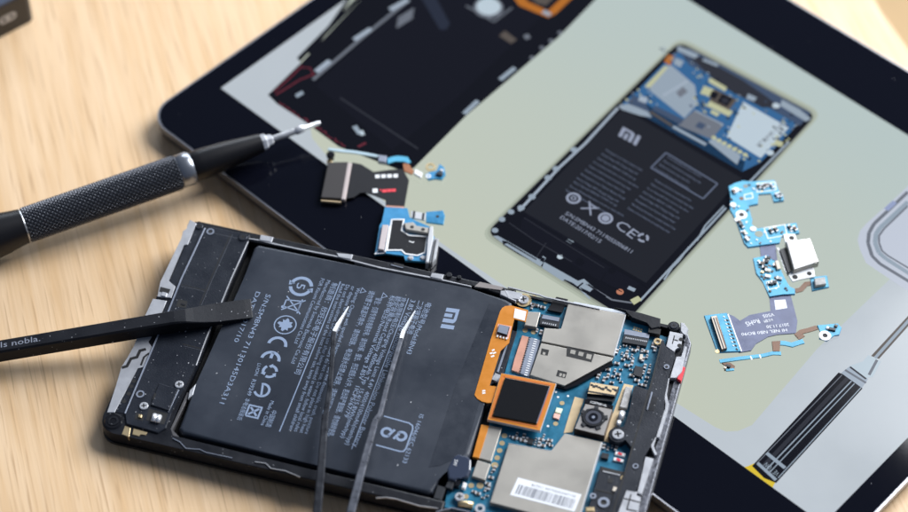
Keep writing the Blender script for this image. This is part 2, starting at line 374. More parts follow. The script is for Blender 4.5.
b.sf([(-79.95,28.07),(-75.14,26.14),(-64.58,28.49),(-63.93,31.71),(-65.02,42.44)],4,S_OR); b.sf([(-78.45,30.83),(-74.27,29.59),(-66.74,30.96),(-67.78,41.1)],5,S_DK); b.sf([(-75.06,31.46),(-71.52,30.93),(-68.77,32.27),(-69.68,39.28),(-74.58,35.88)],6,S_BRN)
b.sf([(-67.77,28.67),(-64.65,29.07),(-64.87,30.8),(-67.76,30.63)],6,S_LG); b.sf([(-70.5,11.25),(-70.64,14.3),(-65.08,13.92),(-65.26,11.21)],4,S_BRN); b.sf([(-64.91,16.63),(-64.35,18.44),(-62.43,17.73),(-62.99,15.93)],4,S_GR)
for q in [(-57.18,25.96),(-56.86,21.18),(-56.85,16.77),(-56.16,11.15)]: b.dot(q[0],q[1],0.8,5,S_GR)
b.build('pictured_back_cover',screen)
b=SB(); b.sf([(-108.38,-41.5),(-115.15,-4.48),(-116.56,-5.84),(-110.35,-40.9)],3,S_BLK); b.ln([(-107.93,-29.79),(-109.94,-17.7),(-114.48,-5.16)],1.6,4,S_BLK); b.ln([(-108.64,-36.76),(-113.25,-22.17),(-118.12,-8)],1.2,4,S_BLK); b.build('pictured_tweezers',screen)
# pictured phone
b=SB()
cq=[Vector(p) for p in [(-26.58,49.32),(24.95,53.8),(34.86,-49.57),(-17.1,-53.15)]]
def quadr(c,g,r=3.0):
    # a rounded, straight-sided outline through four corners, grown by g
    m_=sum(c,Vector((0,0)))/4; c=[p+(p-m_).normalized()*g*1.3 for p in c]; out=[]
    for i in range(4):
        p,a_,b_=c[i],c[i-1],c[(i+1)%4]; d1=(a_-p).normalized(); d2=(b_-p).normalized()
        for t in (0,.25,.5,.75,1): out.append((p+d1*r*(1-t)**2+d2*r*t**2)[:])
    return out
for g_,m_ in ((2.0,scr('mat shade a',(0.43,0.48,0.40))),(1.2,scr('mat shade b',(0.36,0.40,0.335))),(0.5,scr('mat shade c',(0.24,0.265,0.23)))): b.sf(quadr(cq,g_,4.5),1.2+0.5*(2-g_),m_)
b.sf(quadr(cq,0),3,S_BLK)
b.ln([(-15.86,-40.18),(-18.69,-18.15),(-19.42,-5.55),(-21.06,6.42),(-21.97,13.32)],0.9,4,S_SIL); 
for q in [(-16.22,-38.87),(-16.76,-33.26),(-18.36,-24.1),(-19.04,-19.62),(-20.23,-9.81)]: b.dot(q[0],q[1],1.1,5,S_LG)
for q in [(-15.9,-50.91),(-17.3,-46.24),(-17.34,-42.15)]: b.dot(q[0],q[1],1.0,5,S_LG)
b.sf([(-14.88,-52.93),(-13.8,-51.89),(-11.24,-51.61),(-10.55,-51.49),(1.44,-50.22),(1.07,-48.45),(2.22,-48.42),(3.18,-51.75),(-1.38,-52.39),(-11.1,-53.1)],5,S_LG)
b.sf([(2.81,-49.98),(9.18,-49.19),(14.83,-48.53),(15.61,-46.73),(19.96,-47.29),(20.09,-49.25),(12.28,-50.96),(11.43,-51.77),(3.91,-52.12)],5,S_LG)
b.ln([(11.11,-50.51),(16.32,-50.25),(21.8,-51.24)],0.6,6,S_LG); b.ln([(17.28,-47.77),(26.7,-47.09),(31.64,-43.92)],0.6,5,S_GR)
b.sf([(-13.15,-38.7),(-12.82,-42.23),(-10.1,-46.18),(21.77,-44),(27.02,-41.59),(28.97,-36.61)],4,S_DK)
b.ln([(-14.89,-40.36),(-0.41,-39.1),(16.33,-37.6),(31.18,-36.06)],0.7,7,S_BLK); b.ln([(-14.85,-45.82),(-4.51,-45.73),(8.8,-44.26)],0.35,7,S_DK2); b.ln([(-1.62,-44.05),(0.08,-50.46)],0.3,7,S_DK2); b.ln([(18.57,-40.23),(19.73,-43.86),(26.87,-42.78)],0.35,7,S_BLK); b.ln([(-12.91,-41.23),(17.15,-39.47)],0.25,7,S_DK2)
b.sf([(-11.76,-52.38),(-10.42,-51.64),(-3.35,-51.07),(0.67,-50.69),(0.46,-52.23),(-4.34,-53.08),(-10.36,-53.47)],6,S_BLK); b.sf([(-10.28,-53.12),(-9.89,-52.22),(1.74,-51),(3.44,-52.03)],7,S_LG)
b.sf([(1,-49.05),(2.13,-48.77),(2.83,-50.23),(1.7,-50.51)],7,S_BLK); b.ln([(11.61,-51.08),(14.18,-50.46),(16.9,-50.47)],0.5,7,S_BLK); b.ln([(16.39,-48.09),(16.35,-50.73),(20.83,-50.1)],0.5,7,S_BLK); b.ln([(17.82,-47.5),(21.79,-47.63),(24.7,-47.45)],0.5,7,S_BLK)
b.dot(4.97,-45.26,0.9,6,S_WH); b.dot(26.45,-43.18,1.1,6,scr('rust',(0.5,0.2,0.12))); b.sf([(27.21,-40.9),(29.42,-40.35),(29.12,-39.08),(26.9,-39.62)],6,S_LG); b.sf([(30.5,-43.46),(31.23,-40.7),(33.04,-41.04),(32.54,-44.09)],6,S_GOLD)
b.sf([(2.09,-38.33),(4.16,-37.98),(4.02,-39.19),(2.17,-39.34)],6,S_LG); b.dot(19.6,-38.71,1.2,6,S_BLK); b.dot(10.52,-42.62,1.4,6,S_BLK); b.dot(12.92,-47.21,1.4,6,S_BLK)
b.ln([(28.6,3.99),(32.85,-41.73)],0.7,5,S_LG); b.ln([(27.66,4.21),(28.5,-6.02),(30.47,-12.3)],0.5,6,S_LG); b.ln([(30.22,-15.78),(31.49,-22.06),(31.7,-25.58),(32.9,-30.76)],0.5,6,S_LG)
b.sf([(-20.83,14.4),(24.56,16.98),(29.79,-35.3),(-14.5,-39.44)],5,S_BT)
b.sf([(-21.41,20.49),(21.13,22.85),(24.33,16.77),(-19.82,14.18)],6,S_BLK)
b.build('pictured_phone',screen)
pt=SB(); Z=zs+0.1
def ptxt(body,a,c,h,m=S_TXT): pt.text(body,a,c,h,Z,m)
def rows(p0,p1,p2,n,h,seedtxt,m=S_TXT):
    # n rows of print between p0-p1, stepping towards p2
    for i in range(n):
        t=i/max(1,n-1); ax=(p0[0]+(p2[0]-p0[0])*t,p0[1]+(p2[1]-p0[1])*t); e=random.uniform(.72,1.0)
        c=(ax[0]+(p1[0]-p0[0])*e,ax[1]+(p1[1]-p0[1])*e); pt.text(seedtxt[i%len(seedtxt)],ax,c,h,Z,m)
words=['Rechargeable Li-ion Polymer Battery Model','Nominal Voltage 3.85V Charging Voltage 4.4V','Rated Capacity 4000mAh 15.4Wh min typ','Do not disassemble short circuit or heat above','Dispose of used batteries promptly keep away','Manufactured by battery company limited China']
q=[(-13.08,-2.97),(5.29,-1.46),(-11.96,-17.97)]; rows(q[0],q[1],q[2],8,0.85,words)
q=[(5.81,-2.1),(22.4,-0.83),(7.15,-16.52)]; rows(q[0],q[1],q[2],8,0.85,words[::-1])
q=[(-11.55,-19.84),(8.18,-17.75),(-11.17,-23.99)]; rows(q[0],q[1],q[2],3,0.85,words[2:])
q=[(2.64,8.03),(17.79,8.8),(2.66,1.72)]; rows(q[0],q[1],q[2],4,0.9,words[3:])
for a_,c_ in zip([(1.13,8.9),(20.66,9.85),(21.29,2.01),(1.77,0.87)],[(20.66,9.85),(21.29,2.01),(1.77,0.87),(1.13,8.9)]): pt.ln([a_,c_],0.45,7,S_TXT)
lg=[(-14.21,4.12),(-7.45,4.75),(-15.56,8.13),(-8.77,8.75)]
def logo(B,o_,ex,ey,z,m):
    def q(x,y): return (o_[0]+ex[0]*x+ey[0]*y, o_[1]+ex[1]*x+ey[1]*y)
    B.flat([q(*p) for p in ((0,0),(.19,0),(.19,.78),(.48,.78),(.52,.74),(.52,0),(.71,0),(.71,.80),(.66,.92),(.55,1),(0,1))],z,m)
    B.flat([q(*p) for p in ((.27,0),(.44,0),(.44,.60),(.27,.60))],z,m)
    B.flat([q(*p) for p in ((.81,0),(1,0),(1,1),(.81,1))],z,m)
o_=Vector(lg[0]); logo(pt,lg[0],tuple(Vector(lg[1])-o_),tuple(Vector(lg[2])-o_),Z,S_TXT2)
ptxt('CE',(8.82,-23.19),(16.03,-23.39),3.6,S_TXT2); ptxt('S/N:SMBN43 7119055006811',(-5.09,-30.99),(19.17,-29.02),1.5,S_TXT2); ptxt('DATE:2017/02/15',(-5.13,-33.23),(9.98,-32.42),1.5,S_TXT2)
for c_ in [(-7.27,-25.02),(4.95,-24.42)]: pt.ring(c_[0],c_[1],1.5,2.3,Z,Z+0.005,S_TXT2,20)
c_=[(4.95,-24.42)][0]; pt.dot(c_[0],c_[1],1.2,8,S_TXT2); c_=[(-7.27,-25.02)][0]; pt.ring(c_[0],c_[1],0.5,0.9,Z,Z+0.005,S_TXT2,14)
c_=[(-1.03,-24.62)][0]
pt.ln([(c_[0]-2,c_[1]+2),(c_[0]+2,c_[1]-2)],0.5,8,S_TXT2); pt.ln([(c_[0]-2,c_[1]-2),(c_[0]+2,c_[1]+2)],0.5,8,S_TXT2); pt.ln([(c_[0]-1.6,c_[1]+1.4),(c_[0]+1.6,c_[1]+1.4)],0.6,8,S_TXT2)
c_=[(18.05,-22.55)][0]
for k in range(3): pt.ring(c_[0],c_[1],1.0,1.8,Z,Z+0.005,S_TXT2,6,k*2.1,k*2.1+1.5)
pt.build('pictured_battery_print',screen)
b=SB()
b.sf([(-24.6,43.33),(-23.49,47.55),(22.2,51.47),(23.72,42.24),(24.73,25.72),(23.03,18.93),(-22.18,15.52),(-22.58,24.84)],6,S_BLUE)
b.sf([(-25.69,46.7),(-22.14,49.47),(23.27,53.69),(24.17,46.8),(1.44,45.45),(-7.93,45.04),(-17.3,43.48)],7,S_NAVY)
b.sf([(-19.57,46.29),(-17.53,48.87),(-1.39,50.08),(9.48,49.51),(14.89,48.66),(10.79,44.73),(-4.79,43.13)],8,S_DK2)
b.sf([(-23.25,37.89),(-21.46,39.48),(-10.61,37.73),(-4.88,31.81),(-3.99,24.27),(-21.81,26.2)],8,S_LG); b.ln([(-15.07,27.18),(-13.53,37.81)],0.9,9,S_SIL); b.sf([(-12.94,31.05),(-13,34.64),(-10.47,34.02),(-10.63,30.22)],9,S_GR)
b.sf([(-21.83,26.23),(-22.16,28.31),(-23.08,37.93),(-21.81,37.9),(-20.29,27.04)],9,S_GOLD)
b.sf([(4.84,42.64),(22.15,43.69),(23.7,27.4),(10.58,27.11)],8,S_WH); b.text('XT RM17 0045',(19.93,30.4),(19.79,43.8),1.6,zs+0.125,S_GR)
b.sf([(-3.92,29.42),(6.61,30.93),(7.75,23.05),(-3.66,20.36)],8,S_GR); b.sf([(0.25,26.25),(2.64,26.76),(3.07,24.22),(0.69,23.71)],9,S_NAVY); b.ln([(-3.65,29.08),(6.48,30.44)],0.5,9,S_LG)
b.sf([(-9.31,43.71),(-2.64,43.98),(-2,42.15),(-8.66,41.88)],9,S_GOLD); b.sf([(-8.47,39.61),(-5.07,40.43),(-4.06,37.13),(-7.17,35.97)],9,S_GOLD); b.sf([(-2.96,35.76),(5.26,37.03),(5.7,34.45),(-2.51,33.18)],9,S_GOLD)
b.sf([(-5.34,40.77),(2.93,42.02),(4.08,36.49),(-3.19,35.54)],9,S_BRN); b.sf([(-2.13,40.8),(1.75,41.49),(2.55,37.43),(-1.09,36.95)],10,S_BLK); b.dot(0.46,39.05,1.2,11,S_DK2); b.sf([(-5.25,39.64),(-2.82,40.14),(-2.09,37.2),(-4.28,36.92)],10,S_BLK)
b.sf([(-0.05,33.13),(2.85,33.51),(2.97,31.84),(0.31,31.67)],9,S_GOLD); b.sf([(-25.53,42.44),(-23.57,43.08),(-21.92,39.04),(-24.45,39.1)],8,S_OR); b.sf([(-22.82,43.17),(-19.82,43.55),(-19.04,40.56),(-21.8,40.4)],8,S_LG)
b.sf([(-25.8,47.85),(-18.33,49.36),(-18.12,47.05),(-24.59,45.86)],9,S_LG); b.sf([(13.21,51.88),(19.98,52.34),(24.84,51.61),(24.48,49.48),(14.36,49.35)],9,S_LG); b.ln([(-15.99,48.48),(-10.82,49.7)],1.2,9,S_LG); b.sf([(3.82,46.51),(6.96,47.1),(7.35,45.05),(4.72,44.34)],9,S_LG)
b.sf([(-14.11,22.05),(-3.69,23.66),(-3.24,21.13),(-13.69,20.05)],9,S_NAVY); b.ln([(-13.59,18.95),(-4.77,19.06)],1.0,9,S_BRN); b.sf([(-22.2,20.94),(-18.52,21.45),(-13.59,18.95),(-16.41,17.44),(-21.09,17.16)],8,S_NAVY); b.sf([(-20.32,22.14),(-17.94,23.21),(-16.72,20.76),(-19.38,20.02)],9,S_SIL)
b.sf([(-22.53,13.98),(-20.81,16.83),(-14.04,18.51),(-11.48,17.39),(-14.75,15.44),(-20.5,13.52)],9,S_LG); b.ln([(-4.28,18.95),(7.97,20.1)],1.2,9,S_LG); b.sf([(7.62,21.52),(8.14,24.36),(18.68,23.97),(20.12,20.16),(16.3,20.53)],9,S_LG)
for i in range(7):
    q=[(7.91,24.14),(19.32,25.16)]; t=i/6; b.dot(q[0][0]+(q[1][0]-q[0][0])*t,q[0][1]+(q[1][1]-q[0][1])*t,0.8,10,S_GOLD)
b.dot(24.4,31.18,1.2,9,S_WH); b.dot(13.45,48.48,1.2,9,S_WH); b.sf([(22.39,36.84),(24.96,37.55),(25.09,35.34),(23.01,34.51)],9,S_GOLD); b.ln([(25.83,38.97),(27.66,12.03)],0.7,9,S_LG)
rp=[(-25.82,42.79),(-17.3,43.48),(-9.21,42.57),(-4.6,34.79),(-4.15,32.21),(7.33,35.42),(7.99,39.64),(21.29,42.86),(22.32,37.95),(23.11,32.86),(22.84,25.65),(13.35,25.26),(6.6,28.78),(-3.33,31.19),(-17.02,24.09),(-20.89,22.81),(-21.04,16.61),(21.31,46.44),(12.61,46.47),(3.07,43.37)]
for i in range(170):
    p=random.choice(rp); x,y=p[0]+random.uniform(-3.2,3.2),p[1]+random.uniform(-2.4,2.4); w=random.uniform(.25,.6)
    b.sf([(x-w,y-.3),(x+w,y-.3),(x+w,y+.3),(x-w,y+.3)],8.3+0.004*i,random.choice([S_DK,S_LG,S_NAVY,S_GOLD,S_GR,S_BLK]))
b.build('pictured_circuit_board',screen)
# pictured screwdriver
b=SB()
b.sf([(90.52,-22.75),(93.85,-21.78),(98.84,-22.63),(100.7,-65.13),(97.3,-66.09),(92.46,-65.21)],3,S_BLK)
b.ln([(95,-22.64),(96.07,-63.61)],0.38,4,S_LG); b.ln([(96.15,-22.77),(97.28,-63.83)],0.3,4,S_LG); b.ln([(91.77,-22.78),(92.85,-63.47)],0.25,4,S_GR); b.ln([(98.32,-22.64),(100.09,-63.44)],0.3,4,S_LG); b.sf([(93.02,-22.57),(94.17,-22.46),(95.37,-63.82),(94.16,-63.6)],4,S_DK2)
b.ln([(92.7,-59.01),(99.46,-59.47)],1.1,5,S_LG); b.ln([(92.95,-63.38),(100.09,-64.34)],1.0,5,S_LG)
b.text('VE TON',(99.48,-62.65),(94.65,-62.22),1.6,zs+0.09,S_LG); b.text('VSD10P1',(99.29,-64.2),(94.77,-63.71),1.0,zs+0.09,S_LG)
b.sf([(92.64,-63.21),(100.29,-64.61),(102.12,-71.43),(89.89,-69.49),(91.66,-65.97)],2,S_YEL)
b.sf([(91.14,-22.4),(91.52,-18.61),(97.99,-18.82),(98.63,-22.58)],4,S_SIL); b.ln([(91.33,-20.75),(98.41,-20.36)],0.7,5,S_GR); b.sf([(91.31,-18.8),(93.26,-14.73),(92.91,-11.83),(97,-11.16),(98.6,-17.26),(97.37,-18.92)],5,S_WH); b.ln([(91.73,-18.9),(97.58,-19.21)],0.6,6,S_DK2); b.ln([(95.85,-11.52),(97.35,-17.47)],0.8,6,S_GR)
b.sf([(93.75,-11.53),(92.92,7.84),(92.2,35.38),(94.82,34.68),(95.06,6.82),(96.05,-10.83)],4,S_BRN); b.ln([(95.01,-11.33),(93.99,7.33),(93.08,34.09)],0.9,5,S_LG)
b.build('pictured_screwdriver',screen)
b=SB()
b.sf([(63.34,49.55),(63.47,45.17),(63.11,28.16),(63.45,24.65),(65.01,21.24),(67.88,18.58),(72.16,15.71),(75.91,15.57),(87.45,15.55),(105.82,15.55),(117.53,39.56),(63.17,99.8)],3,S_PALE)
b.ln([(64.77,47.53),(64.86,29.83),(65.88,25.88),(67.99,22.46),(71.85,19.16),(75.41,18.28),(85.24,18.67),(100.09,18.79)],1.1,4,S_GR)
b.ln([(67.14,44.19),(67.11,29.78),(67.63,27.01),(69.51,23.91),(72.68,21.55),(75.56,21.09),(83.45,21.19),(98.36,21.28)],1.4,5,S_LG)
b.ln([(68.08,42.86),(68.21,30.29),(68.75,26.99),(70.38,24.74),(72.87,22.81),(75.31,22.46),(82.33,22.77),(97.07,23.16)],0.6,6,S_GR)
b.ln([(64.19,36.91),(64.27,41.45)],1.6,5,scr('violet',(0.30,0.36,0.56)))
b.build('pictured_white_phone',screen)

# ------------------------------------------------------------------ smartphone being repaired
pO=Vector((-0.015013,-0.053467,0.010371)); PX,PY,PZ=Vector((0.965498,-0.258692,0.029853)),Vector((0.256509,0.964535,0.062258)),Vector((-0.044900,-0.052453,0.997614))
TH=5.6
phone=thing('smartphone','opened smartphone with exposed battery and circuit board, leaning on the tablet edge','phone',pO-PZ*TH*MM,PX,PY,PZ)
def PB(): return MB((0,0,-TH))
OUT=rrect(-75.5,-38,75.5,38,[4.5,2.2,4.5,5.0],6)
b=PB()
wellA=[(-56.59,35.44),(-16.15,35.53),(10.87,36.37),(20.01,35.84),(24.19,34.74),(25.85,31.89),(27.64,-20.74),(20.53,-26.61),(20.65,-34.72),(-17.23,-34.8),(-54.57,-34.83),(-56.41,-32.29)]
wellB=[(25.2,38.71),(37.07,38.91),(61.64,38.52),(70.47,36.9),(72.72,34.63),(73.55,13.13),(73.62,-10.37),(73.5,-36.67),(50.97,-36.48),(23.41,-36.58),(22,-26.9),(28.41,-20.56),(26.77,31.78)]
xb=24.2
def cutx(poly,sgn):
    out=[]
    for i in range(len(poly)):
        a,c=poly[i],poly[(i+1)%len(poly)]; fa,fc=sgn*(a[0]-xb),sgn*(c[0]-xb)
        if fa>=0: out.append(a)
        if fa*fc<0: t=fa/(fa-fc); out.append((xb,a[1]+(c[1]-a[1])*t))
    return out
# the frame is an open U round the battery and a lower U round the board
lhs=cutx(OUT,-1); k0=max(range(len(lhs)),key=lambda i:(lhs[i][0]>xb-1e-6,lhs[i][1])); lhs=lhs[k0:]+lhs[:k0]
rhs=cutx(OUT,1); k0=max(range(len(rhs)),key=lambda i:(rhs[i][0]<xb+1e-6,-rhs[i][1])); rhs=rhs[k0:]+rhs[:k0]
cl=lambda p:(p[0],max(-37.1,min(37.2,p[1])))
innA=[(xb,-34.9)]+[wellA[k] for k in (9,10,11,0,1,2)]+[(xb,34.8)]
innB=[(xb,37.2)]+[cl(p) for p in wellB[1:-4]]+[(xb,-36.6)]
b.prism(lhs+innA,-5.0,-0.25,BLACK,0.45,2); b.prism(rhs+innB,-5.0,-1.5,BLACK,0.0)
b.prism(rrect(-75.2,-37.7,75.2,37.7,4.3,6),-4.9,-4.4,DEEP)
b.prism(rrect(-75.9,-38.4,75.9,38.4,5,6),-5.6,-4.6,GLOSSBK,0.25)
housing=b.build('housing',phone)
b=PB()
b.prism([(75.3,-33),(75.3,33),(73.5,36),(70.5,37.6),(71.2,38.6),(75,36.6),(76.9,33),(76.9,-33),(75,-36.6),(73.5,-36)],-5.3,-1.0,SPECKCH,0.35,2)
b.line([(76.7,33),(76.7,-33)],0.3,-5.5,-4.9,CHROME,0.08)
b.build('end_trim',housing)
# plain metal left and right strips of the frame
b=PB()
b.prism([(-75.87,37.81),(-73.52,37),(-73.43,34.43),(-73.28,28.9),(-74.36,28.5),(-74.1,14.91),(-71.46,13.64),(-71.17,9.39),(-75.3,8.8),(-76.37,13.93),(-75.79,30.34),(-76.4,33.26),(-75.51,34.27),(-75.9,35.32)],-0.6,0.05,SILVER,0.12)
b.prism([(-75.6,12.31),(-72.46,12.21),(-72.46,10.55),(-75.32,10.6)],-0.4,0.1,DEEP); b.prism([(-74.36,10.68),(-72.79,10.62),(-72.74,9.26),(-74.27,9.22)],0,0.35,CHROME,0.1)
b.build('metal_strip',housing); b=PB()
b.prism([(-76.28,7.8),(-72.12,8.14),(-72.02,4.2),(-71.81,-4.62),(-72.18,-6.87),(-70.51,-8.04),(-70.1,-15.17),(-71.82,-15.98),(-72.71,-31.67),(-74.76,-32.22),(-75.59,-23.01),(-76.5,-16.87),(-75.89,-13.21),(-75.55,-9.2),(-76.26,1.43)],-0.6,0.05,SILVER,0.12)
b.line([(-71.82,-9.35),(-73.29,-10.28),(-73.32,-12.59),(-74.78,-13.52),(-74.95,-16.21),(-76.14,-17.06)],0.85,0.0,0.12,DEEP); b.line([(-70.5,-10.42),(-71.39,-12.08),(-71.23,-14.87)],0.55,0.0,0.12,DEEP)
b.build('metal_strip',housing); b=PB()
b.prism([(70.14,34.94),(73.98,34.99),(74.41,30.45),(73.16,29.59),(72.88,28.28),(70.3,29.53)],-1.2,0.1,SILVER,0.12)
b.line([(71.79,33.73),(71.85,30.9)],0.3,0.05,0.16,DEEP); b.line([(71.85,32.32),(73.12,32.31)],0.3,0.05,0.16,DEEP)
b.cyl(73.84,32.96,0.6,0.05,0.17,DEEP,12); b.cyl(73.89,30.81,0.6,0.05,0.17,DEEP,12)
b.build('metal_strip',housing); b=PB()
b.prism([(72.43,38.7),(73.41,38.82),(75.11,37.05),(74.95,34.5),(74.12,35),(73.08,35.79)],-1.5,0.1,SILVER,0.2)
b.build('metal_strip',housing); b=PB()
b.prism([(73.84,26.95),(75.32,27.13),(75.29,31.04),(76.04,30.89),(76.52,22.24),(75.43,19.86),(73.66,19.39)],-1.2,0.1,SILVER,0.12)
b.build('metal_strip',housing); b=PB()
b.prism([(74.54,8.63),(75.56,8.23),(75.31,-0.53),(74.29,-0.6)],-1.2,0.1,SILVER,0.12)
b.build('metal_strip',housing); b=PB()
b.prism([(72.93,-7.41),(75.27,-7.44),(74.74,-19.32),(73.38,-19.17),(73.32,-13.02)],-1.2,0.15,SILVER,0.12)
b.build('metal_strip',housing); b=PB()
b.prism([(70.4,-18.84),(73.27,-18.71),(73.3,-20),(74.7,-20.1),(74.99,-24.83),(74.71,-30.61),(69.44,-31.41)],-1.2,0.12,SILVER,0.12)
b.line([(71.92,-20.01),(71.96,-24.81),(74.68,-24.72)],0.35,0.1,0.2,DEEP); b.line([(70.39,-21.71),(74.82,-21.8)],0.3,0.1,0.2,DEEP)
b.build('metal_strip',housing); b=PB()
b.line([(73.2,19.26),(73.65,13.52),(74.98,10.79),(75.16,8.12)],0.8,-1.2,0.1,SILVER,0.1); b.build('metal_spring',housing); b=PB(); b.line([(74.06,-0.6),(73.92,-3.63),(75.62,-6.16)],0.7,-1.2,0.1,SILVER,0.1)
b.build('metal_spring',housing)
b=PB(); b.prism([(75.97,24.33),(77.06,24.06),(76.94,19.22),(75.68,19.75)],-1.6,0.0,RED,0.1); b.build('red_tab',housing)
b=PB()
# rail round the battery well with its clips
b.line([(-56.77,35.64),(-53.18,35.83),(-49.55,35.68),(-40.32,35.72),(-29.71,35.99),(-24.48,35.75),(-16.34,35.35),(-0.97,35.73),(11.46,35.65)],0.42,-1.5,0.05,SILVER,0.08)
b.build('inner_rail',housing)
for q in ([(-53.64,37.77),(-49.68,37.86),(-49.62,35.89),(-53.32,35.67)],[(-29.99,37.05),(-25.03,37.76),(-25.01,35.8),(-28.86,35.73)],[(-0.92,37.27),(2.65,37.59),(2.73,35.67),(-0.95,35.66)],[(-54.91,-19.53),(-53.96,-16.84),(-53.5,-20.53),(-54.39,-22.15)]):
    b=PB(); b.prism(q,-0.8,0.25,SILVER,0.15); b.build('rail_clip',housing)
b=PB()
b.prism([(20.06,36.35),(22.06,37.11),(26.39,37.08),(25.86,34.63),(22.81,34.36),(20.26,34.97)],-1.2,0.05,SILVER,0.15)
b.build('metal_strip',housing); b=PB()
b.prism([(13.32,37.89),(20.66,37.88),(20.13,36.52),(12.27,35.76)],-0.8,-0.0,mat('antenna grey',(0.30,0.27,0.26),0.4,0.4),0.1)
b.build('antenna_pad',housing); b=PB()
b.line([(21.23,36.88),(23.09,34.44),(25.31,33.93)],0.5,-1.2,0.1,SILVER,0.1)
b.build('metal_strip',housing); b=PB()
b.prism([(-55.62,-19.79),(-54.69,-19.89),(-55.28,-32.72),(-49.93,-36),(-47.77,-37.09),(-50.7,-37.88),(-55.55,-35.15),(-55.81,-32.86)],-2.4,-0.4,mat('dull frame metal',(0.14,0.135,0.14),0.45,0.5,vary=0.2),0.15)
b.build('well_edge',housing); b=PB()
b.line([(-49.54,-37.06),(-44.08,-36.77),(-33.84,-36.84),(-23.46,-36.69),(-8.16,-36.02),(6.02,-35.79),(19.99,-35.26)],0.7,-2.0,-0.3,mat('dull frame metal',(0.3,0.3,0.3)),0.1)
b.build('well_edge',housing); b=PB()
b.line([(-54.09,-35.33),(-51.69,-35.93),(-49.36,-37.48),(-45.57,-36.79),(-43.58,-37.26),(-35.99,-37.05)],0.17,-0.5,0.0,GREYBLU); b.build('trim_wire',housing); b=PB(); b.line([(-29.54,-36.64),(-26.47,-36.31),(-24.62,-37.46),(-20.56,-37.19),(-16.1,-37.96)],0.17,-0.5,0.05,SILVER)
b.build('trim_wire',housing); b=PB(); b.line([(5.86,-38.88),(8.42,-38.02),(11.17,-37.77),(18.05,-38.16),(22.94,-37.64)],0.17,-0.5,0.1,SILVER); b.build('trim_wire',housing); b=PB(); b.line([(22.73,-38.82),(26.53,-36.51),(31.54,-36.44)],0.2,-0.5,0.1,GREYBLU)
b.build('trim_wire',housing); b=PB(); b.line([(21.74,38.28),(31.38,37.89),(32.95,37.57),(49.21,37.52)],0.35,-0.6,-0.05,SILVER)
b.build('trim_wire',housing); b=PB()
b.prism([(-12.68,38.31),(-9.6,38.19),(-9.51,36.9),(-12.86,36.91)],-0.5,-0.15,DEEP); b.line([(-13.26,37.22),(-9.55,37.04)],0.25,-0.3,-0.05,GREYBLU)
b.build('frame_slot',housing); b=PB(); b.cyl(4.18,37.73,0.9,-0.4,0.5,BLACK,14,0.2); b.build('frame_stud',housing); b=PB(); b.cyl(7.19,37.75,0.7,-0.4,0.4,BLACK,14,0.2)
b.build('frame_stud',housing)

# speaker module at the left end
b=PB()
b.prism([(-70.33,35.67),(-68.51,36.73),(-56.62,36.79),(-56.33,34.37),(-56.6,20.52),(-56.45,11.82),(-56.41,-1.38),(-56.05,-10.88),(-56.57,-19.41),(-57.26,-27.18),(-56.91,-32.87),(-58.48,-34.98),(-68.13,-34.53),(-69.65,-31.53),(-69.8,-19.82),(-70.18,4.84),(-70.54,16.26)],-2.2,0.3,BLACK2,0.25)
b.prism([(-73.35,36.61),(-70.31,36.06),(-70.75,16.39),(-70.4,5.03),(-69.91,-19.85),(-69.86,-31.24),(-72.88,-31.54),(-71.77,-15.79),(-69.97,-14.95),(-70.5,-8),(-72.06,7.89),(-70.89,9.31),(-71.28,13.65),(-73.88,14.81),(-74.08,28.34),(-73.15,28.78),(-73.29,34.31)],-2.2,-0.15,BLACK2,0.2)
speaker=b.build('speaker_module',phone)
b=PB()
b.line([(-70.35,35.77),(-70.6,16.54),(-70.19,4.76),(-69.82,-19.89),(-69.68,-31.43)],0.42,0.0,0.5,GREYBLU,0.12)
b.line([(-56.36,34.29),(-56.57,20.3),(-56.44,11.68),(-56.42,-1.56),(-56.04,-11.05)],0.32,0.0,0.45,SILVER,0.1)
b.line([(-57.89,-20.01),(-58.11,-27.82)],0.35,0.0,0.5,GREYBLU,0.1)
b.build('ridge',speaker)
b=PB()
b.line([(-62.2,35.61),(-62.35,19.47),(-62.26,8.95)],0.28,0.2,0.32,DEEP); b.line([(-69.87,14.49),(-62.58,14.39)],0.22,0.2,0.315,DEEP); b.line([(-62.14,-5.13),(-55.58,-5.27)],0.3,0.2,0.32,DEEP)
b.prism([(-68.9,9.39),(-66.11,9.32),(-65.69,6.94),(-68.67,6.69)],0.2,0.33,DEEP); b.line([(-67.58,7.9),(-66.3,7.76)],0.5,0.2,0.4,BLACK)
for q in [(-71.15,-24.67),(-71.38,-22.2),(-71.32,-20.33),(-71.52,-27.43)]: b.cyl(q[0],q[1],0.65,-0.3,-0.12,DEEP,12)
SHN=mat('seam highlight',(0.07,0.075,0.09),0.4)  # colour for highlight lines painted beside the seams
b.line([(-61.62,35.57),(-61.81,19.43),(-61.73,8.94)],0.13,0.2,0.34,SHN); b.line([(-69.83,13.95),(-62.4,13.88)],0.12,0.2,0.34,SHN); b.line([(-61.63,-5.71),(-55.52,-5.86)],0.12,0.2,0.34,SHN); b.line([(-69.62,34.61),(-57.39,34.58)],0.14,0.2,0.34,SHN)
b.build('seam',speaker)
b=PB(); b.prism([(-63.94,-19.61),(-58.02,-20.01),(-57.94,-27.63),(-63.67,-27.11)],0.2,0.75,BLACK2,0.2); b.prism([(-63.9,-23.17),(-63.3,-23.18),(-63.26,-25.24),(-63.73,-25.2)],0.5,0.78,DEEP); b.build('raised_cover',speaker)
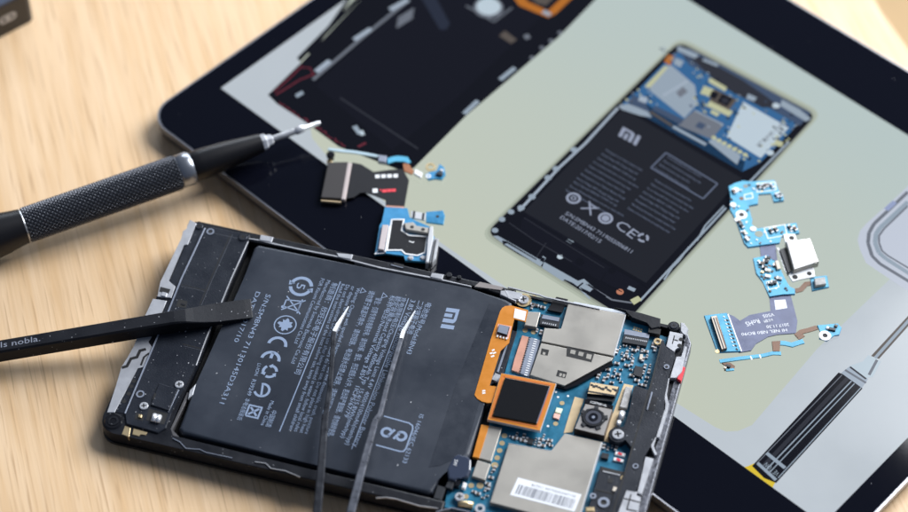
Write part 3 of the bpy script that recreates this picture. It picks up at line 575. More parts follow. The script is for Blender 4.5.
b=PB(); b.prism([(-63.79,-28.14),(-58.01,-28.3),(-57.81,-31.99),(-63.18,-31.91)],0.1,0.33,DEEP); b.prism([(-66.77,-30.31),(-64.2,-30.41),(-63.87,-32.43),(-66.4,-32.43)],0.1,0.33,DEEP)
b.tube([(x,y,0.5) for x,y in [(-61.25,-29.65),(-61.1,-31.99)]],0.75,CHROME,10); b.tube([(x,y,0.5) for x,y in [(-59.96,-29.68),(-59.79,-32.01)]],0.75,CHROME,10)
b.prism([(-65.82,-30.77),(-64.78,-30.76),(-64.61,-31.74),(-65.6,-31.73)],0.2,0.7,GOLD,0.15)
b.build('spring_contact',speaker)
def screw(x,y,r,z,m,parent,name='screw',rot=0.4,gold=False):
    b=PB(); b.cyl(x,y,r,z-0.4,z+0.3,m,22,0.16)
    for a in (rot,rot+pi/2): b.box(x,y,r*1.15,r*0.28,z+0.2,z+0.315,DEEP,a)
    if gold: b.ring(x,y,r*1.05,r*1.5,z-0.4,z-0.2,GOLD)
    return b.build(name,parent)
screw(-65.41,-27.75,1.25,0.35,CHROME,speaker); screw(-58.32,-18.49,1.25,0.4,CHROME,speaker); 
DSTEEL=mat('blackened steel',(0.10,0.105,0.12),0.3,0.9)
screw(-58.31,35.34,1.35,0.3,DSTEEL,speaker); screw(-72.36,36.14,1.1,-0.1,DSTEEL,speaker)
for q,r_ in (([(-68.34,34.88)],1.15),([(-67.8,-24.26)],1.2)):
    b=PB(); b.ring(q[0][0],q[0][1],r_*0.62,r_,0.1,0.45,GREYBLU); b.cyl(q[0][0],q[0][1],r_*0.62,0.1,0.33,DEEP,18); b.build('screw_hole',speaker)
b=PB(); b.cyl(-72.02,-34.42,2.7,-3,0.1,GLOSSBK,26,0.4); b.ring(-72.02,-34.42,1.0,1.5,0,0.25,BLACK); b.build('corner_boss',housing)
b=PB(); b.prism([(-68.35,-34.91),(-66.55,-35.1),(-65.94,-38.05),(-68.23,-37.75)],-2,-0.1,GOLD,0.1); b.prism([(-65.73,-35.08),(-61.52,-35.31),(-61.71,-36.27),(-63.11,-36.34),(-63.4,-37.13),(-65.37,-37.02)],-2,-0.08,GOLD,0.1); b.build('antenna_contact',housing)

# battery
b=PB()
BP=[(-53.3,34.38),(-15.72,34.32),(11.33,34.81),(22.3,34.05),(24.29,33.29),(25.26,31.36),(25.49,21.32),(26.01,-2.67),(26.65,-19.17),(26.38,-20.23),(20.47,-26.27),(20.1,-33.22),(19.02,-33.83),(-17.66,-33.24),(-52.11,-33.14),(-53.56,-32.01),(-54,-17.55),(-53.21,20.83),(-54.08,33.03)]
b.prism(BP,-4.2,0.0,BATT,1.1,4,smooth=False)
batt=b.build('battery',phone)
b=PB(); b.prism([(18.16,31.26),(22.64,31.72),(23.84,30.58),(24.03,21.25),(24.59,-2.74),(25.25,-18.74),(24.85,-19.85),(19.72,-24.69),(16.96,-25.93),(16.63,1.81),(17.69,24.96)],-0.15,0.06,BATT2,0.05); b.build('end_tape',batt)
b=PB(); zi=0.03
def bt(body,a,c,h): b.text(body,a,c,h*0.86,zi,INK)
bt('电池型号/Model:BN43',(1.36,26.83),(0.84,8.34),1.7); bt('二次锂离子电池',(-0.99,26.94),(-0.9,15),1.7)
bt('3.85 Voltage Rechargeable Lithium-ion Polymer Battery',(-3.28,26.69),(-4.35,-25.01),1.75)
b.line([(-4.8,26.95),(-5.19,-25.9)],0.22,zi-0.02,zi,INK); b.line([(-25.61,27.56),(-26.18,-25.64)],0.3,zi-0.02,zi,INK)
bt('充电限制电压/Charging Voltage Limit 4.4V  4000/4100mAh(min/typ)',(-6.1,26.86),(-6.67,-24.96),1.5)
bt('额定容量/Rated Capacity 4000mAh Typ  15.4/15.8Wh(min/typ)',(-7.77,26.79),(-8.56,-23.13),1.5)
bt('标称电压/Nominal Voltage 3.85V   1ICP5/67/79',(-9.43,26.71),(-9.85,-16.38),1.5)
bt('警告：仅限专用充电器充电，请勿拆解、撞击、挤压或投入火中，若出现严重鼓胀，请勿继续使用。',(-13.07,24.83),(-12.17,-23.59),1.75)
bt('请勿置于高温环境中，请勿短路，电池浸水后禁止使用，请按说明使用。',(-15.68,26.71),(-15.79,-16.95),1.75)
bt('Warning: Charge with specified charger only. Do not disassemble, crush, puncture',(-19.73,26.75),(-18.69,-24.5),1.35)
bt('or dispose of in fire. If bulging occurs do not use. Do not place in high heat',(-21.4,26.86),(-20.13,-24.55),1.35)
bt('Do not short-circuit. Do not use after being soaked in water, follow local rules',(-23.13,26.95),(-21.76,-24.48),1.35)
bt('Read the instructions of the host before use, keep away from small children',(-24.59,26.94),(-23.25,-24.38),1.3)
bt('制造商：欣旺达电子股份有限公司',(-27,26.67),(-27.57,-6.29),1.7); bt('Manufactured by Sunwoda Electronic Co.,Ltd',(-28.96,27.08),(-29.8,-3.2),1.35); bt('FOR Xiaomi Communications Co.,Ltd',(-30.85,27.24),(-31.16,3.53),1.35)
bt('△',(-11.65,27.05),(-11.71,24.82),1.9); bt('△',(-18.1,27.18),(-18.16,24.95),1.9)
bt('S/N:SMBN43 71130145D3A311',(-44.25,17.83),(-44.68,-21.1),1.75); bt('DATE:2017/10',(-47.46,17.9),(-47.86,-0.39),1.6)
bt('R39249',(-38.51,-11.14),(-38.31,-16.64),1.4); bt('本电池报废后',(-38.2,-17.64),(-38.26,-25.02),1.35); bt('Made in China',(-31.3,-16.66),(-31.36,-25.03),1.3); bt('中国制造',(-29.79,-19.51),(-29.72,-25.1),1.5)
bt('LI-ION',(-38.93,-5.64),(-38.58,-9.76),1.2); bt('IS 16046/IEC 62133',(10.27,-10.13),(10.14,-26.42),1.5)
lg=[(6.94,19.32),(6.73,26.58),(10.6,19.14),(10.53,26.93)]
lo,la,lb=Vector(lg[1]),Vector(lg[0]),Vector(lg[3]); logo(b,tuple(lo),tuple(la-lo),tuple(lb-lo),zi,INK)
def C(s): return s[0]
q=C([(-36.16,22.97)]); b.ring(q[0],q[1],2.5,3.5,zi-.02,zi,INK,26,0.25,pi-0.1); b.ring(q[0],q[1],2.5,3.5,zi-.02,zi,INK,26,pi+0.25,2*pi-0.1); b.text('5',(q[0]-1.4,q[1]+1.0),(q[0]-1.4,q[1]-1.0),0.1,zi,INK) if False else b.text('5',(q[0],q[1]+1.0),(q[0],q[1]-1.0),2.6,zi,INK)
b.flat([(q[0]+3.6,q[1]+.3),(q[0]+3.9,q[1]-1.4),(q[0]+2.0,q[1]-.6)],zi,INK); b.flat([(q[0]-3.6,q[1]-.3),(q[0]-3.9,q[1]+1.4),(q[0]-2.0,q[1]+.6)],zi,INK)
q=C([(-36.15,16.05)]); qx,qy=q
for l in ([(-2.6,1.3),(1.8,1.9),(1.9,-1.7),(-2.6,-1.1),(-2.6,1.3)],[(-2.9,-2.4),(2.9,2.5)],[(-2.9,2.6),(2.9,-2.5)],[(1.9,2.6),(1.9,-2.5)]): b.line([(qx+x,qy+y) for x,y in l],0.38,zi-.02,zi,INK)
b.cyl(qx-2.8,qy-1.3,0.5,zi-.02,zi,INK,12)
q=C([(-36.22,8.9)]); b.ring(q[0],q[1],2.95,3.3,zi-.02,zi,INK,30)
b.flat([(q[0]+r_*math.cos(t*pi/10),q[1]+r_*math.sin(t*pi/10)) for t,r_ in enumerate([2.2,1.7,2.3,1.5,2.0,2.4,1.6,2.1,1.2,2.2,2.4,1.5,2.0,1.3,2.1,2.3,1.6,2.2,1.4,2.0])],zi,INK)
q=C([(-36.22,1.65)]); b.ring(q[0],q[1],2.05,2.95,zi-.02,zi,INK,22,0.0+pi*0.0-0.0,pi) 
q=C([(-36.48,-3.57)]); b.ring(q[0],q[1],2.05,2.95,zi-.02,zi,INK,22,0.0,pi); b.box(q[0],q[1]+1.5,0.9,2.1,zi-.02,zi,INK)
q=C([(-35.28,-7.4)])
for k in range(3):
    b.ring(q[0],q[1],1.5,2.3,zi-.02,zi,INK,5,k*2.094+.2,k*2.094+1.5); a=k*2.094+1.75; b.flat([(q[0]+2.7*math.cos(a-.25),q[1]+2.7*math.sin(a-.25)),(q[0]+1.9*math.cos(a+.3),q[1]+1.9*math.sin(a+.3)),(q[0]+1.1*math.cos(a-.25),q[1]+1.1*math.sin(a-.25))],zi,INK)
q=C([(-35.34,-13.94)]); b.ring(q[0],q[1],1.7,2.4,zi-.02,zi,INK,22,-pi*0.85,pi*0.62); b.box(q[0],q[1],0.6,3.6,zi-.02,zi,INK,0.2)
q=C([(-35.24,-21.31)])
sq=[(-1.8,-1.8),(1.8,-1.8),(1.8,1.8),(-1.8,1.8),(-1.8,-1.8)]; b.line([(q[0]+x,q[1]+y) for x,y in sq],0.5,zi-.02,zi,INK)
for l in ([(-1.2,-1.2),(1.2,1.2)],[(-1.2,1.2),(1.2,-1.2)]): b.line([(q[0]+x,q[1]+y) for x,y in l],0.6,zi-.021,zi-.001,INK)
b.line([(0.23,-13.33),(7.59,-13.73),(8.76,-14.27),(9.17,-15.34),(9.19,-21.87),(8.78,-22.88),(7.86,-23.16),(0.88,-22.87)],0.42,zi-.02,zi,INK)
q1,q2=[(2.49,-18.21),(6.77,-18.34)]
b.ring(q1[0],q1[1],0.9,1.7,zi-.02,zi,INK,22,0.5,2*pi-0.6); b.ring(q2[0],q2[1],0.9,1.7,zi-.02,zi,INK,22,pi+0.5,3*pi-0.6)
mx_,my_=(q1[0]+q2[0])/2,(q1[1]+q2[1])/2
b.line([(mx_-1.5,my_-1.1),(mx_-.2,my_+1.5)],0.75,zi-.02,zi,INK); b.line([(mx_+.3,my_-1.5),(mx_+1.5,my_+1.1)],0.75,zi-.02,zi,INK)
b.build('battery_print',batt)

# circuit board
b=PB(); b.prism([cl(p) for p in [(25.71,38.47),(37.16,38.57),(61.13,38.2),(64.12,36.65),(65.21,34.43),(69.91,34.24),(69.64,19),(70.11,-1.36),(70.66,-36.19),(50.81,-35.89),(24.02,-35.78),(22.96,-27.29),(28.85,-21.1),(28.73,-7.41),(28.35,10.75),(27.86,25.55)]],-3.0,-2.0,PCB,0.1)
for q,r_ in (([(29.53,37.94),(33.27,37.28),(30.15,26.02),(32.6,26.02)],0.75),([(33.79,-9.64),(33.76,-12.13),(33.75,-14.61),(33.74,-17.04)],0.78),([(33.73,-19.46)],0.95),([(29.26,-27.36),(28.82,-31.06)],0.8),([(31.62,-26.72)],1.0),([(46.42,4.83),(46.4,-2.2)],0.7)):
    for x,y in q: b.cyl(x,y,r_,-2.05,-1.95,GOLD,18)
for i in range(4):
    for j in range(2):
        q=[(59.96,35.08),(62.06,34.84)]; b.cyl(q[0][0]+(q[1][0]-q[0][0])*i/3,q[0][1]+(q[1][1]-q[0][1])*i/3-j*0.8,0.32,-2.05,-1.95,GOLD,10)
for q in [(44.85,6.48),(44.57,-3.5),(47.45,7.52),(42.51,5.5),(43.89,7.95),(47.6,10.33)]: b.cyl(q[0],q[1],0.35,-2.05,-1.95,WHITE,10)
board=b.build('circuit_board',phone)
b=PB(); b.prism([(49.29,7.77),(52.02,7.64),(51.6,-3.71),(49.28,-4.67)],-2.1,-1.85,BEIGE,0.05); b.prism([(61.55,15.55),(64.27,15.58),(63.07,-4.32),(60.27,-4.4)],-2.1,-1.85,BEIGE,0.05); b.build('ground_pad',board)
b=PB(); b.prism([(62.34,14.17),(64.22,14.23),(64.41,7.06),(62.26,7.1)],-1.9,-0.9,GREYSIL,0.15); b.build('foam_pad',board)

# SIM tray shield: two plates with a seam and cut-outs
b=PB()
b.prism([(39.88,37.11),(56.81,37.62),(56.77,22.78),(35.81,22.4),(35.45,27.13),(39.52,27.6),(40.37,28.08)],-2.0,-0.3,SHIELD,0.18,2)
b.prism([(35.87,21.95),(56.77,22.32),(56.52,21.3),(48.55,12.53),(45.87,9.59),(35.67,10.62)],-1.9,-0.42,SHIELD,0.15,2)
tray=b.build('sim_tray_shield',phone)
b=PB(); b.prism([(41.41,38.44),(56.6,38.9),(56.62,37.82),(40.15,37.22)],-2,-0.55,mat('pale shield wall',(0.66,0.70,0.76),0.4,0.5),0.1); b.line([(56.7,37.59),(56.73,22.94)],0.35,-1.5,-0.24,SHIELDE,0.1); b.build('edge_wall',tray)
b=PB(); zz=-0.40
for q in ([(36.51,20.18),(38.73,20.17),(38.78,18.2),(36.72,18.07)],[(43.32,22.49),(51.28,22.39),(51.23,19.2),(43.92,19.36)],[(42.76,14.27),(45.51,14.14),(45.47,12.07),(42.8,12.12)]): b.prism(q,-0.9,zz,DEEP)
for q in ([(44.63,21.92),(46.1,21.89),(46.09,20.54),(44.67,20.62)],[(46.98,21.84),(48.44,21.8),(48.43,20.46),(47.02,20.54)],[(49.33,21.72),(50.79,21.69),(50.85,20.05),(49.44,20.13)],[(43.57,13.37),(44.3,13.36),(44.27,12.34),(43.61,12.34)],[(44.56,13.36),(45.2,13.32),(45.18,12.27),(44.59,12.32)],[(37.22,19.06),(37.98,19.05),(38.02,18.21),(37.29,18.23)]): b.prism(q,-0.8,zz+0.03,SHIELD)
b.build('cutout',tray)
b=PB(); b.prism([(45.97,9.9),(48.71,12.71),(56.64,21.48),(57.16,20.56),(49.35,11.32),(46.49,9),(41.49,9.39)],-2.0,-1.0,GLOSSBK,0.1); b.build('tray_edge_shade',tray)  # black strip painting the shade below the lower plate's edge

# large shield with barcode label
b=PB(); b.prism([(35.8,-12.78),(47.89,-12.16),(49.77,-5.65),(60.38,-5.61),(60.19,-32.78),(35.84,-32.08)],-2.0,-0.3,SHIELD,0.22,2); big=b.build('processor_shield',phone)
b=PB(); b.line([(60.4,-5.71),(60.17,-32.47)],0.4,-1.5,-0.22,SHIELDE,0.12); b.line([(35.78,-12.69),(47.8,-12.12)],0.22,-1.0,-0.25,SHIELDE,0.08); b.build('edge_wall',big)
b=PB(); LQ=[(41.14,-22.59),(59.04,-23.28),(58.53,-28.95),(40.49,-28.45)]
b.prism(LQ,-0.31,-0.25,PAPER,0.0)
la,lb,ld=Vector(LQ[0]),Vector(LQ[1]),Vector(LQ[3]); ex=(lb-la); ey=(ld-la)
t=0.06
while t<0.95:
    w_=random.choice([.006,.006,.010,.014,.02]); g_=random.choice([.006,.008,.012,.016])
    q=[la+ex*t+ey*.34,la+ex*(t+w_)+ey*.34,la+ex*(t+w_)+ey*.86,la+ex*t+ey*.86]; b.flat([v[:] for v in q],-0.242,BARINK); t+=w_+g_
p_,q_=la+ex*.24+ey*.19,la+ex*.93+ey*.19; b.text('86T011 94770500344T158',p_[:],q_[:],0.85,-0.242,BARINK)
b.build('barcode_label',big)
def can(poly,z1=-0.6,m=SHIELD,name='shield_can'):
    b=PB(); b.prism(poly,-2.0,z1,m,0.15,2); return b.build(name,phone)
can([(29.41,31.67),(32.97,32.33),(33.22,27.01),(29.7,26.83)]); can([(28.87,-8.17),(32.61,-7.91),(32.65,-19.19),(29.04,-19.07)],-0.9); can([(28.92,-19.83),(32.74,-20.12),(32.66,-25.4),(28.85,-25.11)],-0.8)

# fingerprint sensor and its flex cable
b=PB()
b.prism([(21.89,29.04),(22.12,30.38),(22.76,31.28),(24.36,31.96),(29.55,31.63),(29.88,27.37),(26.48,27.62),(26.72,24.37),(27.25,19.15),(25.61,16.05),(25.78,3.74),(28.43,4.2),(29.26,-0.91),(26.94,-1.87),(25.05,-1.83),(23.59,-1.23),(22.55,-0.3),(21.92,18.79)],-0.15,0.22,ORANGE,0.06)
flex=b.build('fingerprint_flex',phone)
b=PB(); b.prism([(22.48,24.75),(26.46,24.87),(26.73,20.43),(22.95,20.93)],0.15,0.3,mat('pink solder field',(0.72,0.36,0.28),0.5),0.04)
b.prism([(23.01,24.16),(26.06,24.11),(26.21,21.08),(23.12,21.4)],0.3,1.1,GREYBLU,0.12,side=CHIPBK)
for t in range(4):
    q=[(23.52,20.47),(26.21,20.33)]; b.box(q[0][0]+(q[1][0]-q[0][0])*t/3,q[0][1]+(q[1][1]-q[0][1])*t/3,0.45,0.6,0.25,0.55,WHITE)
b.build('sensor_chip',flex)
b=PB(); b.prism([(25.75,31.2),(29.18,30.98),(29.52,27.74),(26.22,27.95)],0.2,0.27,PAPER); b.build('white_label',flex)
b=PB()
for q in ([(23.3,15.4),(23.89,15.92)],[(22.98,14.26),(23.78,14.75)],[(23.73,14.49),(24.56,15.1)],[(23.59,13.32),(24.39,13.89)],[(24.34,1.53),(25.1,1.94)],[(24.54,0.82),(25.3,1.23)]): b.line(q,0.5,0.2,0.25,WHITE)
b.build('flex_print',flex)
b=PB(); b.prism([(27.92,8.41),(43.72,8.96),(43.36,-7.29),(28.29,-7.53)],-0.3,0.8,ORANGE,0.1,side=SHIELDE); fps=b.build('fingerprint_sensor',phone)
b=PB(); b.line([(28.83,7.54),(42.54,8.09),(42.13,-6.17),(28.96,-6.5),(28.83,7.54)],0.5,0.78,0.86,ORANGED); b.prism([(29.48,6.88),(42.38,7.35),(41.95,-5.51),(29.44,-6.16)],0.75,1.35,SENSOR,0.15,2); b.line([(42.25,6.4),(41.9,-4.77)],0.25,1.2,1.38,mat('sensor edge',(0.16,0.16,0.22),0.3)); b.build('sensor_pad',fps)
b=PB(); b.prism([(26.84,-8.57),(29.05,-8.46),(29.21,-19.22),(27.35,-19.29)],-1.6,-0.6,ORANGE,0.1); b.build('orange_tape',phone)

# ribbon connector
b=PB(); b.prism([(29.83,23.7),(31.89,23.6),(32.09,21.3),(32.52,11),(30.08,11.4),(29.92,14.69)],-2.0,-1.2,COPPER,0.1); b.prism([(32.07,23.58),(35.37,23.31),(35.4,10.54),(32.64,10.85)],-2.0,-1.1,GREYBLU,0.1)
q=[(32.51,23.37),(32.91,10.93)]
for t in range(17):
    x=q[0][0]+(q[1][0]-q[0][0])*t/16; y=q[0][1]+(q[1][1]-q[0][1])*t/16; b.box(x+1.5,y-.2,0.9,0.28,-1.2,-1.03,WHITE); b.box(x-.3,y,0.6,0.28,-1.3,-1.08,CHIPBK)
b.build('ribbon_connector',board)
b=PB(); b.prism([(25.48,16.48),(26.54,24.98),(28.1,24.67),(28.14,9.44),(25.6,4.93)],-2.5,-1.4,BLACK2,0.2); b.line([(26.44,21.01),(26.47,9.69)],0.6,-1.5,-1.1,GREYBLU,0.1); b.box(26.73,7.7,2.2,2.6,-2,-0.9,SILVER,-.2,0.2); b.build('ribbon_slot',board)
# display connector at the top
b=PB(); b.prism([(35.91,39.22),(39.35,39.21),(38.81,34.07),(34.49,33.97)],-1.6,-1.1,FLEXBK,0.1); b.prism([(33.25,31.93),(38.97,32.18),(39.31,28.45),(33.69,28.25)],-2,-0.7,CHIPBK,0.15); b.prism([(33.89,31.74),(38.71,31.93),(38.79,30.47),(33.82,30.31)],-0.8,-0.55,GREYBLU,0.08)
for t in range(7):
    q=[(34.61,29),(38.26,29.1)]; b.box(q[0][0]+(q[1][0]-q[0][0])*t/6,q[0][1]+(q[1][1]-q[0][1])*t/6,0.3,0.6,-0.8,-0.62,SILVER)
b.build('display_connector',board)
b=PB(); b.prism([(57.78,32.44),(64.82,32.81),(64.8,28.89),(57.86,28.46)],-2,-1.0,CHIPBK,0.1); b.prism([(57.48,33.08),(64.86,33.25),(64.84,31.6),(57.78,31.22)],-2,-0.9,GREYBLU,0.1)
for t in range(12):
    q=[(58.59,30.26),(64.48,30.51)]; b.box(q[0][0]+(q[1][0]-q[0][0])*t/11,q[0][1]+(q[1][1]-q[0][1])*t/11,0.28,0.5,-1.1,-0.95,SILVER)
b.build('flex_socket',board)
b=PB(); b.box(67.49,31.67,2.6,2.6,-2,-1.6,SHIELDE,-0.2,0.1); b.ring(67.52,31.46,0.6,1.1,-1.7,-1.1,GOLD); b.build('antenna_socket',board)
screw(27.01,35.79,1.55,-1.2,CHROME,phone,gold=True); screw(27.39,-32.25,1.35,-0.9,CHROME,phone); 
# LEDs
b=PB(); b.prism([(45.36,2.81),(47.16,2.81),(47.01,1.06),(45.33,1.16)],-2,-1.5,LIME,0.1); b.prism([(45.18,0.84),(47,0.79),(46.98,-0.92),(45.24,-0.71)],-2,-1.5,PINK,0.1); b.build('flash_led',board)
# camera
b=PB(); b.prism([(53.09,4.53),(60.9,4.64),(60.67,-4.38),(52.17,-4.25)],-2,0.9,mat('camera can',(0.40,0.38,0.36),0.38,0.7),0.15,side=mat('camera side',(0.09,0.065,0.05),0.4,0.4)); camr=b.build('rear_camera',phone)
cx,cy=56.42,0.46
b=PB(); b.cyl(cx,cy,3.45,0.8,1.2,CHIPBK,8,0.2); b.ring(cx,cy,2.4,2.9,1.15,1.45,BLACK); b.cyl(cx,cy,2.35,1.0,1.38,mat('lens barrel',(0.05,0.055,0.075),0.35),28,0.15); b.ring(cx,cy,1.0,1.3,1.35,1.5,GLOSSBK); b.cyl(cx,cy,1.1,1.3,1.42,LENS,24,0.1); b.cyl(cx,cy,0.45,1.40,1.45,GREYBLU,14)
for k in range(5): a=k*1.26+.3; b.box(cx+3.5*math.cos(a),cy+3.5*math.sin(a),0.9,1.2,0.9,1.28,CHIPBK,a)
b.build('lens',camr)
b=PB(); b.prism([(52.55,6.5),(60.7,6.39),(60.7,5.2),(52.68,5.16)],-2,0.2,GLOSSBK,0.1); b.text('1C0FM0R1AL',(54.27,5.9),(58.99,5.8),0.8,0.22,WHITE); b.build('camera_flex',camr)
b=PB(); b.prism([(52.59,12.3),(60.76,12.82),(60.4,9.35),(52.75,8.2)],-2,0.3,BEIGE,0.15,side=CHIPBK); b.prism([(52.89,8.64),(60.36,9.61),(60.04,7.98),(52.89,6.92)],-2,-0.5,CHIPBK,0.1)
for t in range(11):
    q=[(53.29,11.54),(60.08,11.87)]; x=q[0][0]+(q[1][0]-q[0][0])*t/10; y=q[0][1]+(q[1][1]-q[0][1])*t/10
    b.box(x,y-random.uniform(.2,1.1),0.75,random.uniform(.4,.9),0.25,0.34,CHIPBK,random.uniform(-.5,.5))
for t in range(8):
    q=[(53.34,9.06),(59.8,9.49)]; x=q[0][0]+(q[1][0]-q[0][0])*t/7; y=q[0][1]+(q[1][1]-q[0][1])*t/7
    b.box(x,y,0.9,0.5,0.25,0.34,CHIPBK,0)
b.build('camera_connector',phone)
# battery connector flex
b=PB(); b.prism([(22.43,-20.8),(23.39,-19.71),(26.43,-19.89),(27.52,-20.75),(28.26,-23.84),(28.07,-26.19),(26.15,-26.38),(25.02,-28.32),(23.01,-28.2),(21.73,-25.27)],-1.8,0.2,mat('connector wrap',(0.035,0.045,0.075),0.2,coat=0.6),0.7,4); b.text('SW',(23.57,-21.81),(23.7,-23.76),1.0,0.23,WHITE)
b.prism([(23.1,-27.6),(24.85,-27.78),(24.85,-30.71),(22.72,-30.64)],-2.5,-0.5,CHIPBK,0.2); b.prism([(24.96,-27.16),(26.36,-27.11),(26.44,-29.37),(25.05,-29.42)],-2,-0.4,GLOSSBK,0.2); b.prism([(23.36,-27),(25.22,-27.09),(25.24,-28.13),(23.41,-28.04)],-0.7,-0.15,CHROME,0.15); b.prism([(27.07,-27.64),(28.24,-27.78),(28.2,-29.61),(27.2,-29.56)],-1.5,-0.4,WHITE,0.2)
b.build('battery_connector',phone)
b=PB(); b.prism([(20.47,-30.21),(23.09,-30.48),(22.92,-34.73),(20.66,-34.7)],-3,-0.6,CHIPBK,0.25); b.build('connector_block',phone)
b=PB(); b.tube([(x,y,-1.2) for x,y in [(27.6,-34.49),(29.38,-33.85),(31.59,-33.74)]],[.7,1.0,1.1],GOLD,10); b.ring(33.66,-34.1,0.7,1.4,-2,-1.0,CHROME); b.build('coax_plug',phone)
# capacitors and resistors scattered on the board: one mesh of each kind, copied
def smd(l,w,h,mid):
    b=MB(); b.box(0,0,l*.5,w*.96,0,h*.97,mid); b.box(-l*.37,0,l*.28,w,0,h,SHIELDE,0,0.03); b.box(l*.37,0,l*.28,w,0,h,SHIELDE,0,0.03)
    o=b.build('capacitor',board); return o
kinds=[smd(1.15,.62,.5,CERAM),smd(.95,.52,.4,CHIPBK),smd(1.5,.8,.6,CERAM)]
used=[False]*3
def put(x,y,k,rot):
    if not used[k]: o=kinds[k]; used[k]=True
    else: o=kinds[k].copy(); COL.objects.link(o); o.parent=board
    o.location=(x*MM,y*MM,(TH-2.0)*MM); o.rotation_euler=(0,0,rot)
sp=[(57.15,25.5),(58.67,25.2),(59.96,25.89),(58.12,19.06),(59.67,19.83),(59.25,17.97),(58.06,16.95),(59.84,16.73),(56.67,16.75),(54.34,16.83),(55.87,15.32),(54,15.86),(58.26,14.91),(60.62,15.89),(58.11,21.52),(60,24.49),(61.55,25.26),(62.64,28.03),(63.89,27.65),(60.38,27.78),(61.71,27.07),(58.85,28.08),(60.97,24.04),(65.05,27.61),(65.71,26.01),(64.86,24.73),(65.94,22.55),(66,20.47),(65.71,18.64),(64.86,17.37),(63.12,18.65),(62.38,20.55),(62.18,22.6),(62.14,24),(67.22,23.25),(67.41,21.2),(67.33,19.08),(67.36,17.7),(67.13,16.24),(65.97,16.28),(67.35,28.93),(66.5,30.12),(59.39,29.48),(57.65,27.05),(30.01,35.2),(31.08,35.12),(32.14,35.04),(33.06,34.92),(30.01,34.1),(35.57,27.6),(34.73,26.3),(33.45,26.68),(35.64,-9.61),(36.83,-9.8),(37.93,-9.67),(39.16,-10.01),(40.18,-9.57),(41.37,-9.75),(42.6,-10.09),(43.7,-9.96),(44.88,-10.14),(45.27,-8.37),(43.86,-8.41),(46.05,-9.16),(42.49,-8.61),(39.05,-8.53),(37.02,-8.4),(44.33,-6.94),(46.33,-8.08),(47,-9.57),(33.83,-23.71),(33.55,-25.75),(33.4,-27.74),(33.58,-21.8),(33.99,-20.71),(34.15,-26.89),(33.42,-30.33),(31.78,-29.48),(30.56,-29.16),(34.3,-29.45),(61.11,-6.12),(62.32,-6.46),(63.23,-5.55),(64.43,-5.89),(54.34,13.34),(60.98,21.58),(56.15,18.88),(59.42,23.28)]
for i,(x,y) in enumerate(sp[:88]): put(x,y,i%3 if i%5 else 2,(0 if (i//4)%2 else pi/2)+random.uniform(-.03,.03))
b=PB(); b.prism([(63.24,21.9),(65.67,21.85),(65.91,18.36),(63.38,18.65)],-2,-1.2,CHIPBK,0.1); b.build('memory_chip',board)
b=PB(); b.prism([(63.65,26.1),(64.51,26.12),(64.66,24.25),(63.8,24.23)],-2,-1.2,CREAM,0.1); b.build('memory_chip',board)
b=PB(); b.prism([(40.42,-8.85),(42,-8.9),(42.04,-10.76),(40.49,-10.71)],-2,-1.3,CHIPBK,0.1); b.build('memory_chip',board)
b=PB(); b.prism([(61.07,-8.31),(63.03,-8.31),(63.18,-10.06),(61.21,-10.06)],-2,-1.2,CHIPBK,0.1); b.build('memory_chip',board)
b=PB()
for q in ([(64.5,-6.79),(67.32,-6.83),(67.29,-7.9),(64.52,-7.92)],[(64.56,-8.77),(67.37,-8.81),(67.34,-9.87),(64.55,-9.9)]):
    b.prism(q,-2,-1.5,WHITE,0.1); m_=[(q[0][0]+q[2][0])/2,(q[0][1]+q[2][1])/2]; b.box(m_[0],m_[1],1.2,0.7,-1.7,-1.4,RED,-.25)
b.build('antenna_switch',board)
b=PB(); b.tube([(x,y,-0.9) for x,y in [(63.48,5.59),(63.42,2.86)]],0.9,CHROME,10); b.tube([(x,y,-0.9) for x,y in [(63.37,2.51),(63.22,0.78)]],0.7,CHROME,10); b.build('spring_contact',board)

# black antenna module along the right end
b=PB()
b.prism([(68.73,31.81),(70.36,29.23),(73.08,28.01),(73.55,26.55),(73.39,19),(73.74,13.06),(74.58,8.17),(74.15,-1.04),(73.49,-4.21),(72.64,-7.75),(73.28,-13.48),(73.03,-18.9),(70.3,-18.99),(69.21,-31.59),(67.26,-31.48),(67.51,-21.2),(68.87,-13.03),(68.94,-5.1),(68.45,-5.4),(66.65,-3.72),(62.92,-4.55),(62.09,-2.27),(62.5,-0.48),(65.11,0.39),(65.32,6.27),(64.71,13.4),(64.92,14.32),(68.79,13.87),(69.01,27.81)],-2.2,0.2,BLACK2,0.0)
ant=b.build('antenna_module',phone)
b=PB(); b.line([(68.82,30.88),(69.15,14.52),(69,6.61),(68.92,-3.84),(68.71,-19.32),(68.56,-31.19)],0.45,0.1,0.32,DEEP); b.line([(69.98,13.36),(69.99,7.21)],0.4,0.15,0.5,GREYBLU,0.1); b.prism([(69.4,12.18),(71.96,12.18),(71.93,7.39),(69.38,7.39)],0.1,0.24,BLACK); b.cyl(72.02,22.64,0.8,0.1,0.45,GREYBLU,16); b.cyl(72.03,22.57,0.45,0.1,0.48,DEEP,14); b.ring(71.08,-11.19,0.5,0.8,0.1,0.4,GREYBLU); b.build('seam',ant)
b=PB(); b.cyl(64.07,-2.67,2.6,-2,0.25,BLACK2,24,0.25); b.build('screw_boss',ant)
screw(64.11,-2.63,1.65,0.35,CHROME,ant)
